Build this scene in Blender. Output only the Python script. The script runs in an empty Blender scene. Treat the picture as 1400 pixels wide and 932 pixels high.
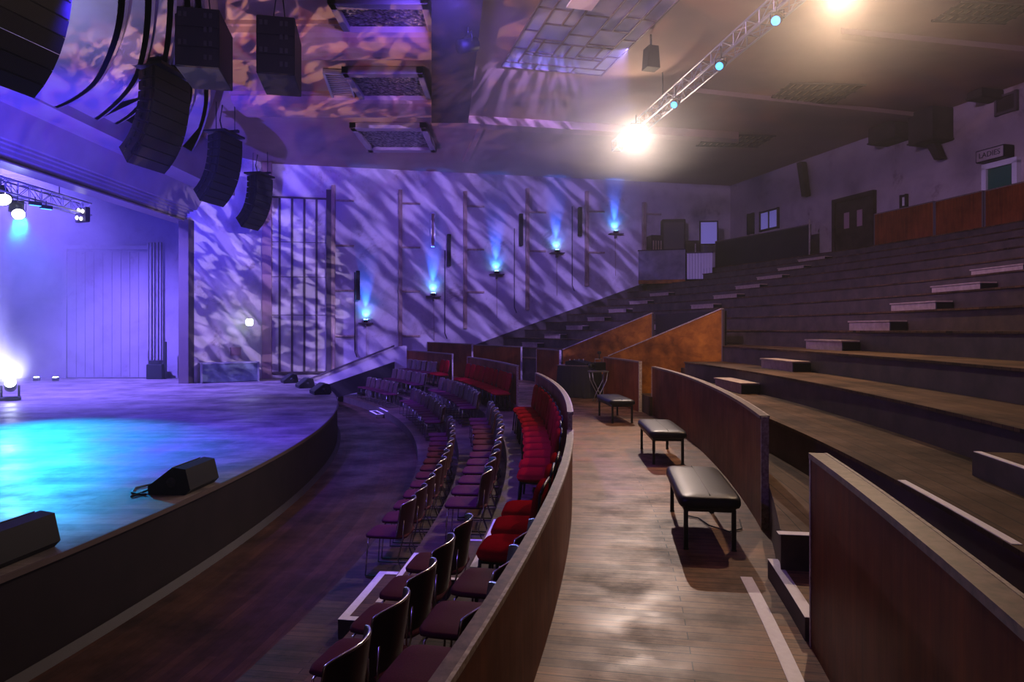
import bpy, math, random
from math import sin, cos, pi, radians as rad, sqrt, atan2, asin
from mathutils import Vector, Matrix
random.seed(7)
S = bpy.context.scene
COL = S.collection
F, YH, H = 933.0, 450.0, 1.85          # focal length in pixels, horizon row, eye height above the aisle floor

def at_z(px, py, z):
    d = F*(z-H)/(YH-py); return Vector(((px-700)/F*d, d, z))
def at_d(px, py, d):
    return Vector(((px-700)/F*d, d, H+(YH-py)/F*d))

# ------------------------------------------------------------------ materials
def mat(name, col, rough=.6, metal=0., kind=None, **k):
    m = bpy.data.materials.new(name); m.use_nodes = True
    nt = m.node_tree; N = nt.nodes; L = nt.links
    b = N['Principled BSDF']
    b.inputs['Base Color'].default_value = (*col, 1); b.inputs['Roughness'].default_value = rough
    b.inputs['Metallic'].default_value = metal
    if 'spec' in k: b.inputs['Specular IOR Level'].default_value = k['spec']
    if 'emit' in k:
        b.inputs['Emission Color'].default_value = (*k['emit'], 1); b.inputs['Emission Strength'].default_value = k.get('power', 5)
    if kind is None: return m
    tc = N.new('ShaderNodeTexCoord'); mp = N.new('ShaderNodeMapping')
    L.new(tc.outputs[k.get('coord', 'Object')], mp.inputs['Vector'])
    mp.inputs['Scale'].default_value = k.get('scale', (1, 1, 1))
    def noise(sc, det=5, rg=.6, src=None, dist=0):
        n = N.new('ShaderNodeTexNoise'); n.inputs['Scale'].default_value = sc; n.inputs['Detail'].default_value = det
        n.inputs['Roughness'].default_value = rg; n.inputs['Distortion'].default_value = dist
        L.new((src or mp).outputs[0], n.inputs['Vector']); return n
    def ramp(src, stops):
        r = N.new('ShaderNodeValToRGB'); e = r.color_ramp.elements
        while len(e) < len(stops): e.new(.5)
        for i, (p, c) in enumerate(stops):
            e[i].position = p; e[i].color = (*c, 1) if len(c) == 3 else c
        L.new(src, r.inputs['Fac']); return r
    def mix(a, c, fac, mode='MULTIPLY'):
        x = N.new('ShaderNodeMix'); x.data_type = 'RGBA'; x.blend_type = mode
        if isinstance(fac, float): x.inputs[0].default_value = fac
        else: L.new(fac, x.inputs[0])
        L.new(a, x.inputs[6])
        if isinstance(c, tuple): x.inputs[7].default_value = (*c, 1)
        else: L.new(c, x.inputs[7])
        return x.outputs[2]
    def bump(h, st, di=.02):
        bp = N.new('ShaderNodeBump'); bp.inputs['Strength'].default_value = st; bp.inputs['Distance'].default_value = di
        L.new(h, bp.inputs['Height']); L.new(bp.outputs['Normal'], b.inputs['Normal'])
    c2 = k.get('col2', tuple(x*.45 for x in col))
    if kind == 'planks':                                   # boards: u runs along the board, v across it
        br = N.new('ShaderNodeTexBrick'); L.new(mp.outputs[0], br.inputs['Vector'])
        br.inputs['Scale'].default_value = 1; br.inputs['Mortar Size'].default_value = k.get('gap', .004)
        br.inputs['Brick Width'].default_value = k.get('length', 1.9); br.inputs['Row Height'].default_value = k.get('width', .12)
        br.inputs['Color1'].default_value = (.42, .4, .4, 1); br.inputs['Color2'].default_value = (1, .95, .88, 1)
        br.inputs['Mortar'].default_value = (.012, .01, .01, 1); br.offset = .37; br.inputs['Bias'].default_value = .1
        m2 = N.new('ShaderNodeMapping'); L.new(mp.outputs[0], m2.inputs['Vector']); m2.inputs['Scale'].default_value = (1.3, 30, 1)
        g = noise(1.6, 8, .7, m2, .3); gr = ramp(g.outputs['Fac'], [(.32, c2), (.62, col), (.8, tuple(min(1, x*1.25) for x in col))])
        w = noise(k.get('wear', .9), 6, .65); wr = ramp(w.outputs['Fac'], [(.36, k.get('stain', (.24, .22, .22))), (.6, (1, 1, 1))])
        c = mix(gr.outputs[0], br.outputs['Color'], k.get('vary', .9)); c = mix(c, wr.outputs[0], .85)
        sp = noise(30, 3, .5); sr = ramp(sp.outputs['Fac'], [(.27, (.3, .26, .24)), (.33, (1, 1, 1))]); c = mix(c, sr.outputs[0], .7)
        L.new(c, b.inputs['Base Color'])
        rr = ramp(w.outputs['Fac'], [(.3, (rough+.22,)*3), (.7, (max(.08, rough-.12),)*3)]); L.new(rr.outputs[0], b.inputs['Roughness'])
        ad = N.new('ShaderNodeMath'); ad.operation = 'MULTIPLY_ADD'; ad.inputs[1].default_value = .35
        L.new(g.outputs['Fac'], ad.inputs[0]); iv = N.new('ShaderNodeMath'); iv.operation = 'SUBTRACT'; iv.inputs[0].default_value = 1
        L.new(br.outputs['Fac'], iv.inputs[1]); L.new(iv.outputs[0], ad.inputs[2]); bump(ad.outputs[0], k.get('bump', .35), .01)
    elif kind == 'grain':                                  # varnished veneer, streaks along one axis
        g = noise(k.get('ns', 2), 7, .65, None, .6); gr = ramp(g.outputs['Fac'], [(.3, c2), (.7, col)])
        tc2 = N.new('ShaderNodeMapping'); L.new(tc.outputs[k.get('coord', 'Object')], tc2.inputs['Vector'])
        w = noise(k.get('patch', 1.1), 4, .6, tc2); wr = ramp(w.outputs['Fac'], [(.35, k.get('dark', (.5, .42, .4))), (.6, (1, 1, 1))])
        c = mix(gr.outputs[0], wr.outputs[0], .85); L.new(c, b.inputs['Base Color'])
        rr = ramp(w.outputs['Fac'], [(.3, (rough+.15,)*3), (.7, (rough,)*3)]); L.new(rr.outputs[0], b.inputs['Roughness'])
        bump(g.outputs['Fac'], .08, .01)
    elif kind == 'plaster':
        n1 = noise(.9, 8, .66, None, .3); r1 = ramp(n1.outputs['Fac'], [(.3, c2), (.5, col), (.72, tuple(min(1, x*1.12) for x in col))])
        n2 = noise(.75, 9, .72, None, .4); r2 = ramp(n2.outputs['Fac'], [(.33, (.42, .33, .3)), (.40, (.9, .86, .84)), (.46, (1, 1, 1))])
        n3 = noise(14, 3, .6); r3 = ramp(n3.outputs['Fac'], [(.27, (.4, .36, .33)), (.33, (1, 1, 1))])
        c = mix(r1.outputs[0], r2.outputs[0], .75); c = mix(c, r3.outputs[0], .8); L.new(c, b.inputs['Base Color'])
        bump(n2.outputs['Fac'], .3, .03)
    elif kind == 'noise':
        n1 = noise(k.get('ns', 6), 6, .6); r1 = ramp(n1.outputs['Fac'], [(.32, c2), (.68, col)]); L.new(r1.outputs[0], b.inputs['Base Color'])
        bump(n1.outputs['Fac'], k.get('bump', .1), .01)
    elif kind == 'ornate':                                 # cast plaster foliage grille
        v = N.new('ShaderNodeTexVoronoi'); v.feature = 'SMOOTH_F1'; v.inputs['Scale'].default_value = 11
        n = noise(3, 4, .6); ad = mix(mp.outputs[0], n.outputs['Color'], .25, 'ADD'); L.new(ad, v.inputs['Vector'])
        r1 = ramp(v.outputs['Distance'], [(.15, col), (.5, c2)]); L.new(r1.outputs[0], b.inputs['Base Color']); bump(v.outputs['Distance'], 1., .12)
    elif kind == 'weave':
        w = N.new('ShaderNodeTexNoise'); w.inputs['Scale'].default_value = 160; L.new(mp.outputs[0], w.inputs['Vector'])
        r1 = ramp(w.outputs['Fac'], [(.3, c2), (.7, col)]); L.new(r1.outputs[0], b.inputs['Base Color']); bump(w.outputs['Fac'], .25, .004)
    elif kind == 'grille':
        v = N.new('ShaderNodeTexChecker'); v.inputs['Scale'].default_value = 90; L.new(mp.outputs[0], v.inputs['Vector'])
        v.inputs['Color1'].default_value = (*col, 1); v.inputs['Color2'].default_value = (*c2, 1); L.new(v.outputs['Color'], b.inputs['Base Color'])
    return m

M = {}
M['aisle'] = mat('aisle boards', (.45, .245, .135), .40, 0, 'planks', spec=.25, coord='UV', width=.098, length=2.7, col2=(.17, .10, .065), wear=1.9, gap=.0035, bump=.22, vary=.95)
M['tread'] = mat('tier boards', (.14, .078, .042), .6, 0, 'planks', spec=.08, coord='UV', width=.14, length=2.2, col2=(.10, .06, .04))
M['riser'] = mat('dark tier risers', (.085, .058, .048), .6, 0, 'noise', ns=3, col2=(.042, .03, .026), spec=.25)
M['stepwood'] = mat('pale worn step wood', (.42, .3, .23), .6, 0, 'noise', ns=9, col2=(.27, .19, .15))
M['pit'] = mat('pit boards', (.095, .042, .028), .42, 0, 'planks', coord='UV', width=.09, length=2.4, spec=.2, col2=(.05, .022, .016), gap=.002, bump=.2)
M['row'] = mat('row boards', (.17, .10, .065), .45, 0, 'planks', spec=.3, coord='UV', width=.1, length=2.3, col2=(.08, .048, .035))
M['stage'] = mat('stage boards', (.30, .27, .26), .42, 0, 'planks', coord='UV', width=.2, length=3.6, col2=(.2, .17, .165), gap=.003, bump=.5)
M['apron'] = mat('painted stage front', (.016, .009, .014), .6, 0, 'noise', ns=2.4, col2=(.009, .005, .008), spec=.25)
M['veneer'] = mat('brown varnished panel', (.23, .055, .014), .42, 0, 'grain', spec=.1, scale=(7, 7, .55), col2=(.11, .024, .007), coord='Object')
M['veneer2'] = mat('worn orange veneer', (.46, .165, .018), .5, 0, 'grain', spec=.12, scale=(1.2, 1.2, 2.2), col2=(.2, .066, .009), dark=(.3, .25, .25))
M['cap'] = mat('worn top rail', (.2, .13, .1), .42, 0, 'noise', ns=20, col2=(.07, .045, .035))
M['edge'] = mat('chipped pale edge', (.5, .42, .36), .6, 0, 'noise', ns=30, col2=(.2, .15, .12))
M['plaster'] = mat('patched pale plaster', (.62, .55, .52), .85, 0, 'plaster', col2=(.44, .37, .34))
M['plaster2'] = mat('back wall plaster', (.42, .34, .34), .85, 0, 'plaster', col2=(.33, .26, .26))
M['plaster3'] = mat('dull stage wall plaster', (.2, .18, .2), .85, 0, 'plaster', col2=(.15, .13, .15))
M['ceil'] = mat('brown painted ceiling', (.38, .25, .18), .7, 0, 'noise', ns=.6, col2=(.30, .19, .14))
M['rib'] = mat('pink ceiling ribs', (.45, .26, .20), .5, 0, 'noise', ns=2, col2=(.33, .19, .15))
M['beam'] = mat('dark ceiling beam', (.06, .038, .034), .8, 0, 'noise', ns=2, spec=.1)
M['ornate'] = mat('ornate plaster grille', (.3, .27, .25), .3, .3, 'ornate', col2=(.015, .012, .012))
M['cove'] = mat('pale cove plaster', (.27, .215, .21), .4, 0, 'noise', ns=1.1, col2=(.22, .17, .165))
M['timber'] = mat('bare timber post', (.62, .46, .34), .7, 0, 'grain', scale=(9, 9, .8), col2=(.3, .2, .13))
M['battens'] = mat('dark batten', (.08, .055, .06), .7)
M['black'] = mat('black paint', (.006, .0055, .008), .55, spec=.25)
M['blackm'] = mat('black metal', (.02, .02, .022), .4, .6)
M['grille'] = mat('black speaker grille', (.014, .014, .017), .6, 0, 'grille', spec=.25, col2=(.004, .004, .005))
M['vinyl'] = mat('black vinyl', (.008, .007, .013), .4, 0, 'noise', ns=60, col2=(.006, .005, .01), spec=.3)
M['maroon'] = mat('maroon seat vinyl', (.075, .006, .03), .65, 0, 'weave', spec=.07, col2=(.055, .006, .024))
M['red'] = mat('red upholstery', (.26, .004, .013), .9, 0, 'weave', spec=.0, col2=(.17, .003, .008))
M['shell'] = mat('dark chair shell', (.06, .018, .025), .35)
M['chrome'] = mat('chrome rod', (.75, .75, .78), .18, 1.)
M['steel'] = mat('grey steel', (.4, .4, .43), .35, .8)
M['tape'] = mat('white edge tape', (.93, .92, .93), .4, 0, 'noise', ns=25, col2=(.82, .8, .82), bump=.4)
M['cloth'] = mat('black drape', (.018, .016, .018), .9, 0, 'weave', col2=(.01, .009, .01))
M['glass'] = mat('stained glass', (.30, .34, .5), .8, 0, 'noise', ns=1.5, col2=(.2, .23, .36))
M['lead'] = mat('lead strip', (.1, .07, .08), .6)
M['green'] = mat('green door', (.02, .11, .06), .5)
M['white'] = mat('white paint', (.7, .66, .68), .6)
M['pinkcol'] = mat('pinkish corner post', (.38, .22, .24), .7)
M['booth'] = mat('grey booth panel', (.2, .17, .2), .7, 0, 'noise', ns=2)
M['case'] = mat('blue grey case', (.2, .26, .3), .5, .2, 'noise', ns=3)
M['cable'] = mat('black cable', (.02, .02, .022), .5)
M['pane'] = mat('lit window pane', (.5, .5, .8), .3, emit=(.25, .22, .8), power=.25)
def glow(n, c, p): return mat(n, (0, 0, 0), .5, emit=c, power=p)
M['lampw'] = glow('white lamp lens', (1, .93, .82), 80)
M['lampm'] = glow('soft white lamp lens', (1, .93, .95), 8)
M['lampc'] = glow('cyan lamp lens', (.05, .35, 1), 4)
M['lampb'] = glow('blue uplight lens', (.2, .55, 1), 40)
M['lamps'] = glow('stage lamp lens', (.85, .95, 1), 40)
M['lampg'] = glow('pale green bulb', (.8, 1, .9), 9)
M['led'] = glow('blue led bar', (.05, .3, 1), 4)

# ------------------------------------------------------------------ mesh builder
class MB:
    def __init__(s): s.v = []; s.f = []; s.uv = []; s.mi = []; s.sm = []
    def add(s, vs, fs, uvs=None, mi=0, smooth=False, M4=None):
        o = len(s.v)
        s.v += [tuple(M4 @ Vector(p)) for p in vs] if M4 else [tuple(p) for p in vs]
        for i, f in enumerate(fs):
            s.f.append([o+j for j in f]); s.mi.append(mi); s.sm.append(smooth)
            s.uv.append(uvs[i] if uvs else None)
        return s
    def box(s, c, size, rz=0, mi=0, M4=None, bev=0):
        x, y, z = [a/2 for a in size]
        T = Matrix.Translation(c) @ Matrix.Rotation(rz, 4, 'Z')
        if M4: T = M4 @ T
        if bev:
            b = bev; vs = []
            for sz in (-1, 1):
                for k, (ex, ez) in enumerate(((b, 0), (0, b)) if sz < 0 else ((0, b), (b, 0))):
                    for a, q in ((-1, -1), (1, -1), (1, 1), (-1, 1)):
                        vs += [(a*(x-ex), q*(y-ex), sz*(z-ez))]
            fs = [(3, 2, 1, 0), (12, 13, 14, 15)]
            for r in range(3):
                for i in range(4): j = (i+1) % 4; fs.append((r*4+i, r*4+j, r*4+4+j, r*4+4+i))
            return s.add(vs, fs, None, mi, False, T)
        vs = [(a*x, q*y, r*z) for r in (-1, 1) for a, q in ((-1, -1), (1, -1), (1, 1), (-1, 1))]
        return s.add(vs, [(3, 2, 1, 0), (4, 5, 6, 7), (0, 1, 5, 4), (1, 2, 6, 5), (2, 3, 7, 6), (3, 0, 4, 7)], None, mi, False, T)
    def tube(s, pts, r, n=8, mi=0, close=False):
        pts = [Vector(p) for p in pts]; vs = []; fs = []; up = Vector((0, 0, 1))
        m = len(pts)
        for i, p in enumerate(pts):
            t = (pts[(i+1) % m]-pts[i-1]) if close else (pts[min(i+1, m-1)]-pts[max(i-1, 0)])
            t.normalize(); a = t.cross(up)
            if a.length < 1e-3: a = t.cross(Vector((1, 0, 0)))
            a.normalize(); b = a.cross(t)
            rr = r[i] if isinstance(r, (list, tuple)) else r
            vs += [p+a*cos(2*pi*k/n)*rr+b*sin(2*pi*k/n)*rr for k in range(n)]
        for i in range(m if close else m-1):
            for k in range(n):
                q = (k+1) % n; j = (i+1) % m; fs.append((i*n+k, i*n+q, j*n+q, j*n+k))
        if not close: fs += [tuple(range(n))[::-1], tuple((m-1)*n+k for k in range(n))]
        return s.add(vs, fs, None, mi, n > 5)
    def cyl(s, p, q, r, n=14, mi=0): return s.tube([p, q], r, n, mi)
    def prism(s, prof, y0, y1, M4=None, mi=0):
        """profile in local x,z, run along y"""
        n = len(prof)
        vs = [(x, y0, z) for x, z in prof]+[(x, y1, z) for x, z in prof]
        fs = [tuple(range(n)), tuple(range(2*n-1, n-1, -1))]+[(i, n+i, n+(i+1) % n, (i+1) % n) for i in range(n)]
        return s.add(vs, fs, None, mi, False, M4)
    def slab(s, hx, hy, z0, z1, ex=4., rnd=.02, n=40, c=(0, 0), crown=0., mi=0, M4=None):
        """rounded cushion: superellipse outline with rolled edges"""
        rings = []
        h = z1-z0; rnd = min(rnd, h/2)
        prof = [(rnd, 0), (rnd*.3, rnd*.3), (0, rnd), (0, h-rnd), (rnd*.3, h-rnd*.3), (rnd, h)]
        for ins, dz in prof: rings.append((ins, z0+dz))
        rings += [(min(hx, hy)*.5, z1+crown*.8), (min(hx, hy)*.93, z1+crown)]
        vs = []; fs = []
        for ins, z in rings:
            for k in range(n):
                t = 2*pi*k/n; ct, st = cos(t), sin(t)
                r = (abs(ct)**ex+abs(st)**ex)**(-1/ex)
                vs.append((c[0]+ct*r*(hx-ins), c[1]+st*r*(hy-ins), z))
        for i in range(len(rings)-1):
            for k in range(n):
                q = (k+1) % n; fs.append((i*n+k, i*n+q, (i+1)*n+q, (i+1)*n+k))
        fs += [tuple(range(n))[::-1], tuple((len(rings)-1)*n+k for k in range(n))]
        return s.add(vs, fs, None, mi, True, M4)
    def grid(s, fn, nu, nv, mi=0, smooth=True, uvf=None):
        vs = [fn(i/nu, j/nv) for j in range(nv+1) for i in range(nu+1)]
        fs = []; uvs = []
        for j in range(nv):
            for i in range(nu):
                fs.append((j*(nu+1)+i, j*(nu+1)+i+1, (j+1)*(nu+1)+i+1, (j+1)*(nu+1)+i))
                if uvf: uvs.append([uvf(a/nu, b/nv) for a, b in ((i, j), (i+1, j), (i+1, j+1), (i, j+1))])
        return s.add(vs, fs, uvs if uvf else None, mi, smooth)
    def build(s, name, ms, parent=None, loc=None, rz=0, kind=None):
        me = bpy.data.meshes.new(name); me.from_pydata(s.v, [], s.f)
        if any(u for u in s.uv):
            uv = me.uv_layers.new(name='UVMap'); i = 0
            for f, u in zip(s.f, s.uv):
                for k in range(len(f)):
                    uv.data[i].uv = u[k] if u else (s.v[f[k]][0], s.v[f[k]][1]); i += 1
        for m in (ms if isinstance(ms, (list, tuple)) else [ms]): me.materials.append(m if not isinstance(m, str) else M[m])
        me.polygons.foreach_set('material_index', s.mi); me.polygons.foreach_set('use_smooth', s.sm)
        me.validate(); me.update()
        o = bpy.data.objects.new(name, me); COL.objects.link(o)
        if parent: o.parent = parent
        if loc is not None: o.location = loc
        o.rotation_euler.z = rz
        if kind: o['kind'] = kind
        return o
def tag(o, label, cat, group=None, kind=None):
    o['label'] = label; o['category'] = cat
    if group: o['group'] = group
    if kind: o['kind'] = kind
    return o
def thing(name, label, cat, loc=(0, 0, 0), rz=0, group=None):
    o = bpy.data.objects.new(name, None); COL.objects.link(o); o.empty_display_size = .1
    o.location = loc; o.rotation_euler.z = rz
    return tag(o, label, cat, group)
def dup(root, loc, rz, label, group=None, rot=None):
    r = root.copy(); COL.objects.link(r); r.location = loc; r.rotation_euler = rot if rot else (0, 0, rz)
    r['label'] = label
    if group: r['group'] = group
    for ch in list(root.children):
        c = ch.copy(); COL.objects.link(c); c.parent = r
        for g in ch.children:
            d = g.copy(); COL.objects.link(d); d.parent = c
    return r
ORD = ['', 'first', 'second', 'third', 'fourth', 'fifth', 'sixth', 'seventh', 'eighth', 'ninth', 'tenth', 'eleventh', 'twelfth', 'thirteenth',
       'fourteenth', 'fifteenth', 'sixteenth', 'seventeenth', 'eighteenth']

# ------------------------------------------------------------------ plan of the house: everything is set out on arcs round one centre
CX, CY = -33.5, 10.25
def pol(R, th, z=0): return Vector((CX+R*cos(th), CY+R*sin(th), z))
def th_y(R, y): return asin(max(-1, min(1, (y-CY)/R)))
# far side wall line and back wall line
FA, FB = Vector((-10.0, 28.0, 0)), Vector((10.35, 32.35, 0))
FU = (FB-FA).normalized(); FN = Vector((FU.y, -FU.x, 0))           # FN points into the room
WA, WB = Vector((14.1, 18.8, 0)), Vector((10.35, 32.35, 0))
WU = (WB-WA).normalized(); WN = Vector((-WU.y, WU.x, 0))
if WN.x > 0: WN = -WN
ZC = 8.65
def on_line(px, P, U):                    # where the sight line of a pixel column meets a wall line
    a = (px-700)/F
    t = (a*P.y-P.x)/(U.x-a*U.y); return P+U*t
def far_pt(px, py, off=0.):
    p = on_line(px, FA, FU); p = p+FN*off; p.z = H+(YH-py)/F*p.y; return p
def back_pt(px, py, off=0.):
    p = on_line(px, WA, WU); p = p+WN*off; p.z = H+(YH-py)/F*p.y; return p
FR, BR = atan2(FU.y, FU.x), atan2(WU.y, WU.x)
def th_wall(R):                            # angle at which an arc reaches the far wall
    lo, hi = 0., 1.2
    for _ in range(40):
        m = (lo+hi)/2
        if (pol(R, m)-FA).dot(FN) > 0.02: lo = m
        else: hi = m
    return lo
def th_back(R):                            # smallest angle limit on the near side where an arc passes the back wall
    return None
def arc(mb, R0, R1, t0, t1, z0, z1, n=None, mi=0, top=0, side=None, swap=False, R0f=None):
    """solid annular sector; uv on the top runs along the radius (or along the arc with swap)"""
    n = n or max(2, int(abs(t1-t0)/.012))
    side = mi if side is None else side
    vs = []; 
    for i in range(n+1):
        t = t0+(t1-t0)*i/n; r0 = R0f(t) if R0f else R0
        vs += [pol(r0, t, z0), pol(R1, t, z0), pol(R1, t, z1), pol(r0, t, z1)]
    o = []
    for i in range(n):
        a, b = i*4, i*4+4
        ta, tb = (t0+(t1-t0)*i/n)*36, (t0+(t1-t0)*(i+1)/n)*36
        r0a = R0f(ta/36) if R0f else R0; r0b = R0f(tb/36) if R0f else R0
        U = [(r0a, ta), (R1, ta), (R1, tb), (r0b, tb)]
        if swap: U = [(q, p) for p, q in U]
        mb.add([vs[a+3], vs[a+2], vs[b+2], vs[b+3]], [(0, 1, 2, 3)], [U], top)
        mb.add([vs[a], vs[a+3], vs[b+3], vs[b]], [(0, 1, 2, 3)], None, side)
        mb.add([vs[a+1], vs[b+1], vs[b+2], vs[a+2]], [(0, 1, 2, 3)], None, side)
        mb.add([vs[a], vs[b], vs[b+1], vs[a+1]], [(0, 1, 2, 3)], None, side)
    mb.add(vs[:4], [(0, 1, 2, 3)], None, side); mb.add(vs[-4:], [(3, 2, 1, 0)], None, side)
    return mb
def struct(name, mb, ms, label=None):
    o = mb.build(name, ms, kind='structure')
    if label: o['label'] = label
    return o

# ================================================================== THE SETTING
TN = rad(-17)                                                # arcs start behind the camera
ZP, ZS = -1.08, -.15                                         # pit floor, stage
RROW = [31.78, 32.60, 33.42]; ZROW = [-.85, -.51, -.17]
RBAR = 34.27
# pit floor
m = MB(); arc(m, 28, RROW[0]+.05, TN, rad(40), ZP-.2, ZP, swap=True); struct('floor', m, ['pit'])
# stage
SX, SY, SR = -36.3, 10.55, 32.55
m = MB(); n = 90
def spt(t, r=SR): return (SX+r*cos(t), SY+r*sin(t))
ts = [rad(-22)+(rad(60))*i/n for i in range(n+1)]
for i in range(n):
    a, b = spt(ts[i]), spt(ts[i+1]); ia, ib = (-27, a[1]), (-27, b[1])
    if a[1] > 28.5: continue
    m.add([(*ia, ZS), (*a, ZS), (*b, ZS), (*ib, ZS)], [(0, 1, 2, 3)], [[(p[0], p[1]) for p in (ia, a, b, ib)]], 0)
    m.add([(*a, ZP-.1), (*b, ZP-.1), (*b, ZS-.04), (*a, ZS-.04)], [(0, 1, 2, 3)], None, 1)
    a2, b2 = spt(ts[i], SR+.025), spt(ts[i+1], SR+.025)
    m.add([(*a2, ZS-.05), (*b2, ZS-.05), (*b2, ZS+.003), (*a2, ZS+.003)], [(0, 1, 2, 3)], None, 2)
    m.add([(*a2, ZS+.003), (*b2, ZS+.003), (*b, ZS+.003), (*a, ZS+.003)], [(0, 1, 2, 3)], None, 2)
struct('stage_floor', m, ['stage', 'apron', 'battens'], 'curved bare board stage with dark painted front')
m = MB()
for i in range(n):
    a, b = spt(ts[i], SR+.015), spt(ts[i+1], SR+.015); a2, b2 = spt(ts[i], SR+.09), spt(ts[i+1], SR+.09)
    if a[1] > 28: continue
    m.add([(*a, ZP+.07), (*b, ZP+.07), (*b2, ZP), (*a2, ZP)], [(0, 1, 2, 3)])
struct('baseboard_stage', m, ['apron'])
# shallow platforms that carry the rows of loose chairs
TW = rad(34)
for k in range(3):
    m = MB(); R1 = RROW[k+1]+.04 if k < 2 else RBAR-.05
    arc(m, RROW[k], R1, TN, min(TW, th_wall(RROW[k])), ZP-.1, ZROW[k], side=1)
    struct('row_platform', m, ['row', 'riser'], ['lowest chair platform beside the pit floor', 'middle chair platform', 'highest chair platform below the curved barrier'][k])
# aisle floor
TA = rad(32)
m = MB(); arc(m, RBAR-.06, 37.4, TN, TA, -.25, 0); struct('floor_aisle', m, ['aisle', 'riser'])

# ---- tiers
RT = lambda k: 36.6+.91*(k-1)
ZT = lambda k: .81+.34*(k-1)
# the barrier behind the aisle, as radius against angle (it drifts outwards)
BB = [(-16, 35.87), (-10.1, 35.87), (-8.2, 35.95), (-6.3, 36.08), (-.8, 36.38), (2.0, 36.55), (6.9, 36.84), (12.5, 36.95), (30, 36.95)]
def RB(t):
    d = math.degrees(t)
    if d <= BB[0][0]: return BB[0][1]
    for (a, ra), (b, rb) in zip(BB, BB[1:]):
        if a <= d <= b:
            u = (d-a)/(b-a); return ra+(rb-ra)*u
    return BB[-1][1]
P_A0, P_A1 = Vector((2.56, 17.95)), Vector((4.62, 14.98))        # vomitory walls in plan
P_B0, P_B1 = Vector((1.63, 21.6)), Vector((3.92, 19.05))
tA = lambda R: th_y(R, 14.35+.21*(R-36.6)/.977*1.0)
def clip_far(R, m=rad(33)): return min(m, th_wall(R)-.3/R)
TT = rad(-14)
NOSE = .025
def tier(k, t0, t1, R0f=None):
    m = MB(); z0 = ZT(k-1)-.05 if k > 1 else -.2
    R1 = RT(k+1)+.03 if k < 12 else RT(k)+4.6
    arc(m, RT(k), R1, t0, t1, z0, ZT(k)-.03, side=1, top=1, swap=True, R0f=R0f)
    f = (lambda t: R0f(t)-NOSE) if R0f else None
    arc(m, RT(k)-NOSE, R1, t0, t1, ZT(k)-.03, ZT(k), side=0, swap=True, R0f=f)
    return struct('seating_tier', m, ['tread', 'riser'], '%s stepped wooden tier counting up from the aisle' % ORD[k])
def t_back(R):
    """near-side limit: arcs outside the back wall are cut where they pass it"""
    t = TT
    while t < .6 and (pol(R, t)-WA).dot(WN) < .05: t += .002
    return t
tier(1, TT, th_y(36.9, 14.3), lambda t: max(RT(1), RB(t)+.03))
tier(2, TT, th_y(RT(2), 14.75))
for k in (1, 2):
    tier(k, th_y(RT(k), 21.7 if k == 1 else 20.7), clip_far(RT(k)), (lambda t: max(RT(1), RB(t)+.03)) if k == 1 else None)['label'] = '%s stepped tier on the far side of the sunken entrance' % ORD[k]
for k in range(3, 13):
    tier(k, max(TT, t_back(RT(k)) if k < 12 else TT), clip_far(RT(k)))
# dark sloping stringer and pale skirting where the tiers meet the far wall
def sloped(name, ms, o0, o1, dz0, dz1, label):
    m = MB(); vs = []
    for k in range(0, 14):
        R_ = RT(k); p = pol(R_, th_wall(R_)); q = FA+FU*(p-FA).dot(FU); z = ZT(k)
        for o_, d_ in ((o0, dz0), (o1, dz0), (o1, dz1), (o0, dz1)): vs.append((q.x+FN.x*o_, q.y+FN.y*o_, z+d_))
    for k in range(13):
        a, b = k*4, k*4+4
        for u, v in ((3, 2), (2, 1), (1, 0), (0, 3)): m.add([vs[a+u], vs[a+v], vs[b+v], vs[b+u]], [(0, 1, 2, 3)])
    m.add(vs[:4], [(0, 1, 2, 3)]); m.add(vs[-4:], [(3, 2, 1, 0)])
    o_ = m.build(name, ms, kind='structure'); o_['label'] = label
sloped('tier_stringer', 'riser', .0, .34, -.7, .08, 'dark sloping edge of the tiers along the far wall')
sloped('baseboard_far', 'plaster', .0, .05, .0, .3, 'pale sloping skirting on the far wall above the tiers')
# low platform between the aisle barrier and the first tier (two short ends)
m = MB(); arc(m, 0, RT(1)+.03, th_y(36.0, 4.82), rad(1.5), 0, .4, n=60, side=1, R0f=lambda t: 35.82+.28*(CY+36*sin(t)-4.82)/1.54 if CY+36*sin(t) < 6.36 else RB(t)+.03, swap=True); struct('floor_platform', m, ['tread', 'riser'])
# floor of the sunken entrance with its steps
m = MB()
def quad(mb, pts, z0, z1, mi=0):
    n = len(pts); vs = [(p[0], p[1], z0) for p in pts]+[(p[0], p[1], z1) for p in pts]
    fs = [tuple(range(n))[::-1], tuple(range(n, 2*n))]+[(i, (i+1) % n, n+(i+1) % n, n+i) for i in range(n)]
    uv = [[(v[0], v[1]) for v in [vs[j] for j in f]] for f in fs]
    mb.add(vs, fs, uv, mi)
quad(m, [(1.3, 14.5), (4.7, 14.5), (4.7, 21.5), (1.3, 22)], -.2, -.002)
struct('floor_entrance', m, ['aisle'])
for i in range(5):
    m = MB(); u0 = .18+.155*i; u1 = 1.
    a0 = P_A0.lerp(P_A1, u0); b0 = P_B0.lerp(P_B1, u0)
    quad(m, [tuple(a0), tuple(P_A1), tuple(P_B1), tuple(b0)], 0, .26*(i+1))
    o = m.build('entrance_step', 'riser', kind='structure'); o['label'] = '%s dark step inside the sunken entrance' % ORD[i+1]
# steps beside the near end of the second tier
for i in range(3):
    m = MB(); y0 = 14.62; x0 = 2.95+.42*i
    quad(m, [(x0, y0), (4.5, y0+.35), (4.55, 15.05), (x0-.04, 15.55-.2*i)], 0, .3*(i+1)+.1); o = m.build('gangway_step', 'tread', kind='structure')

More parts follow.
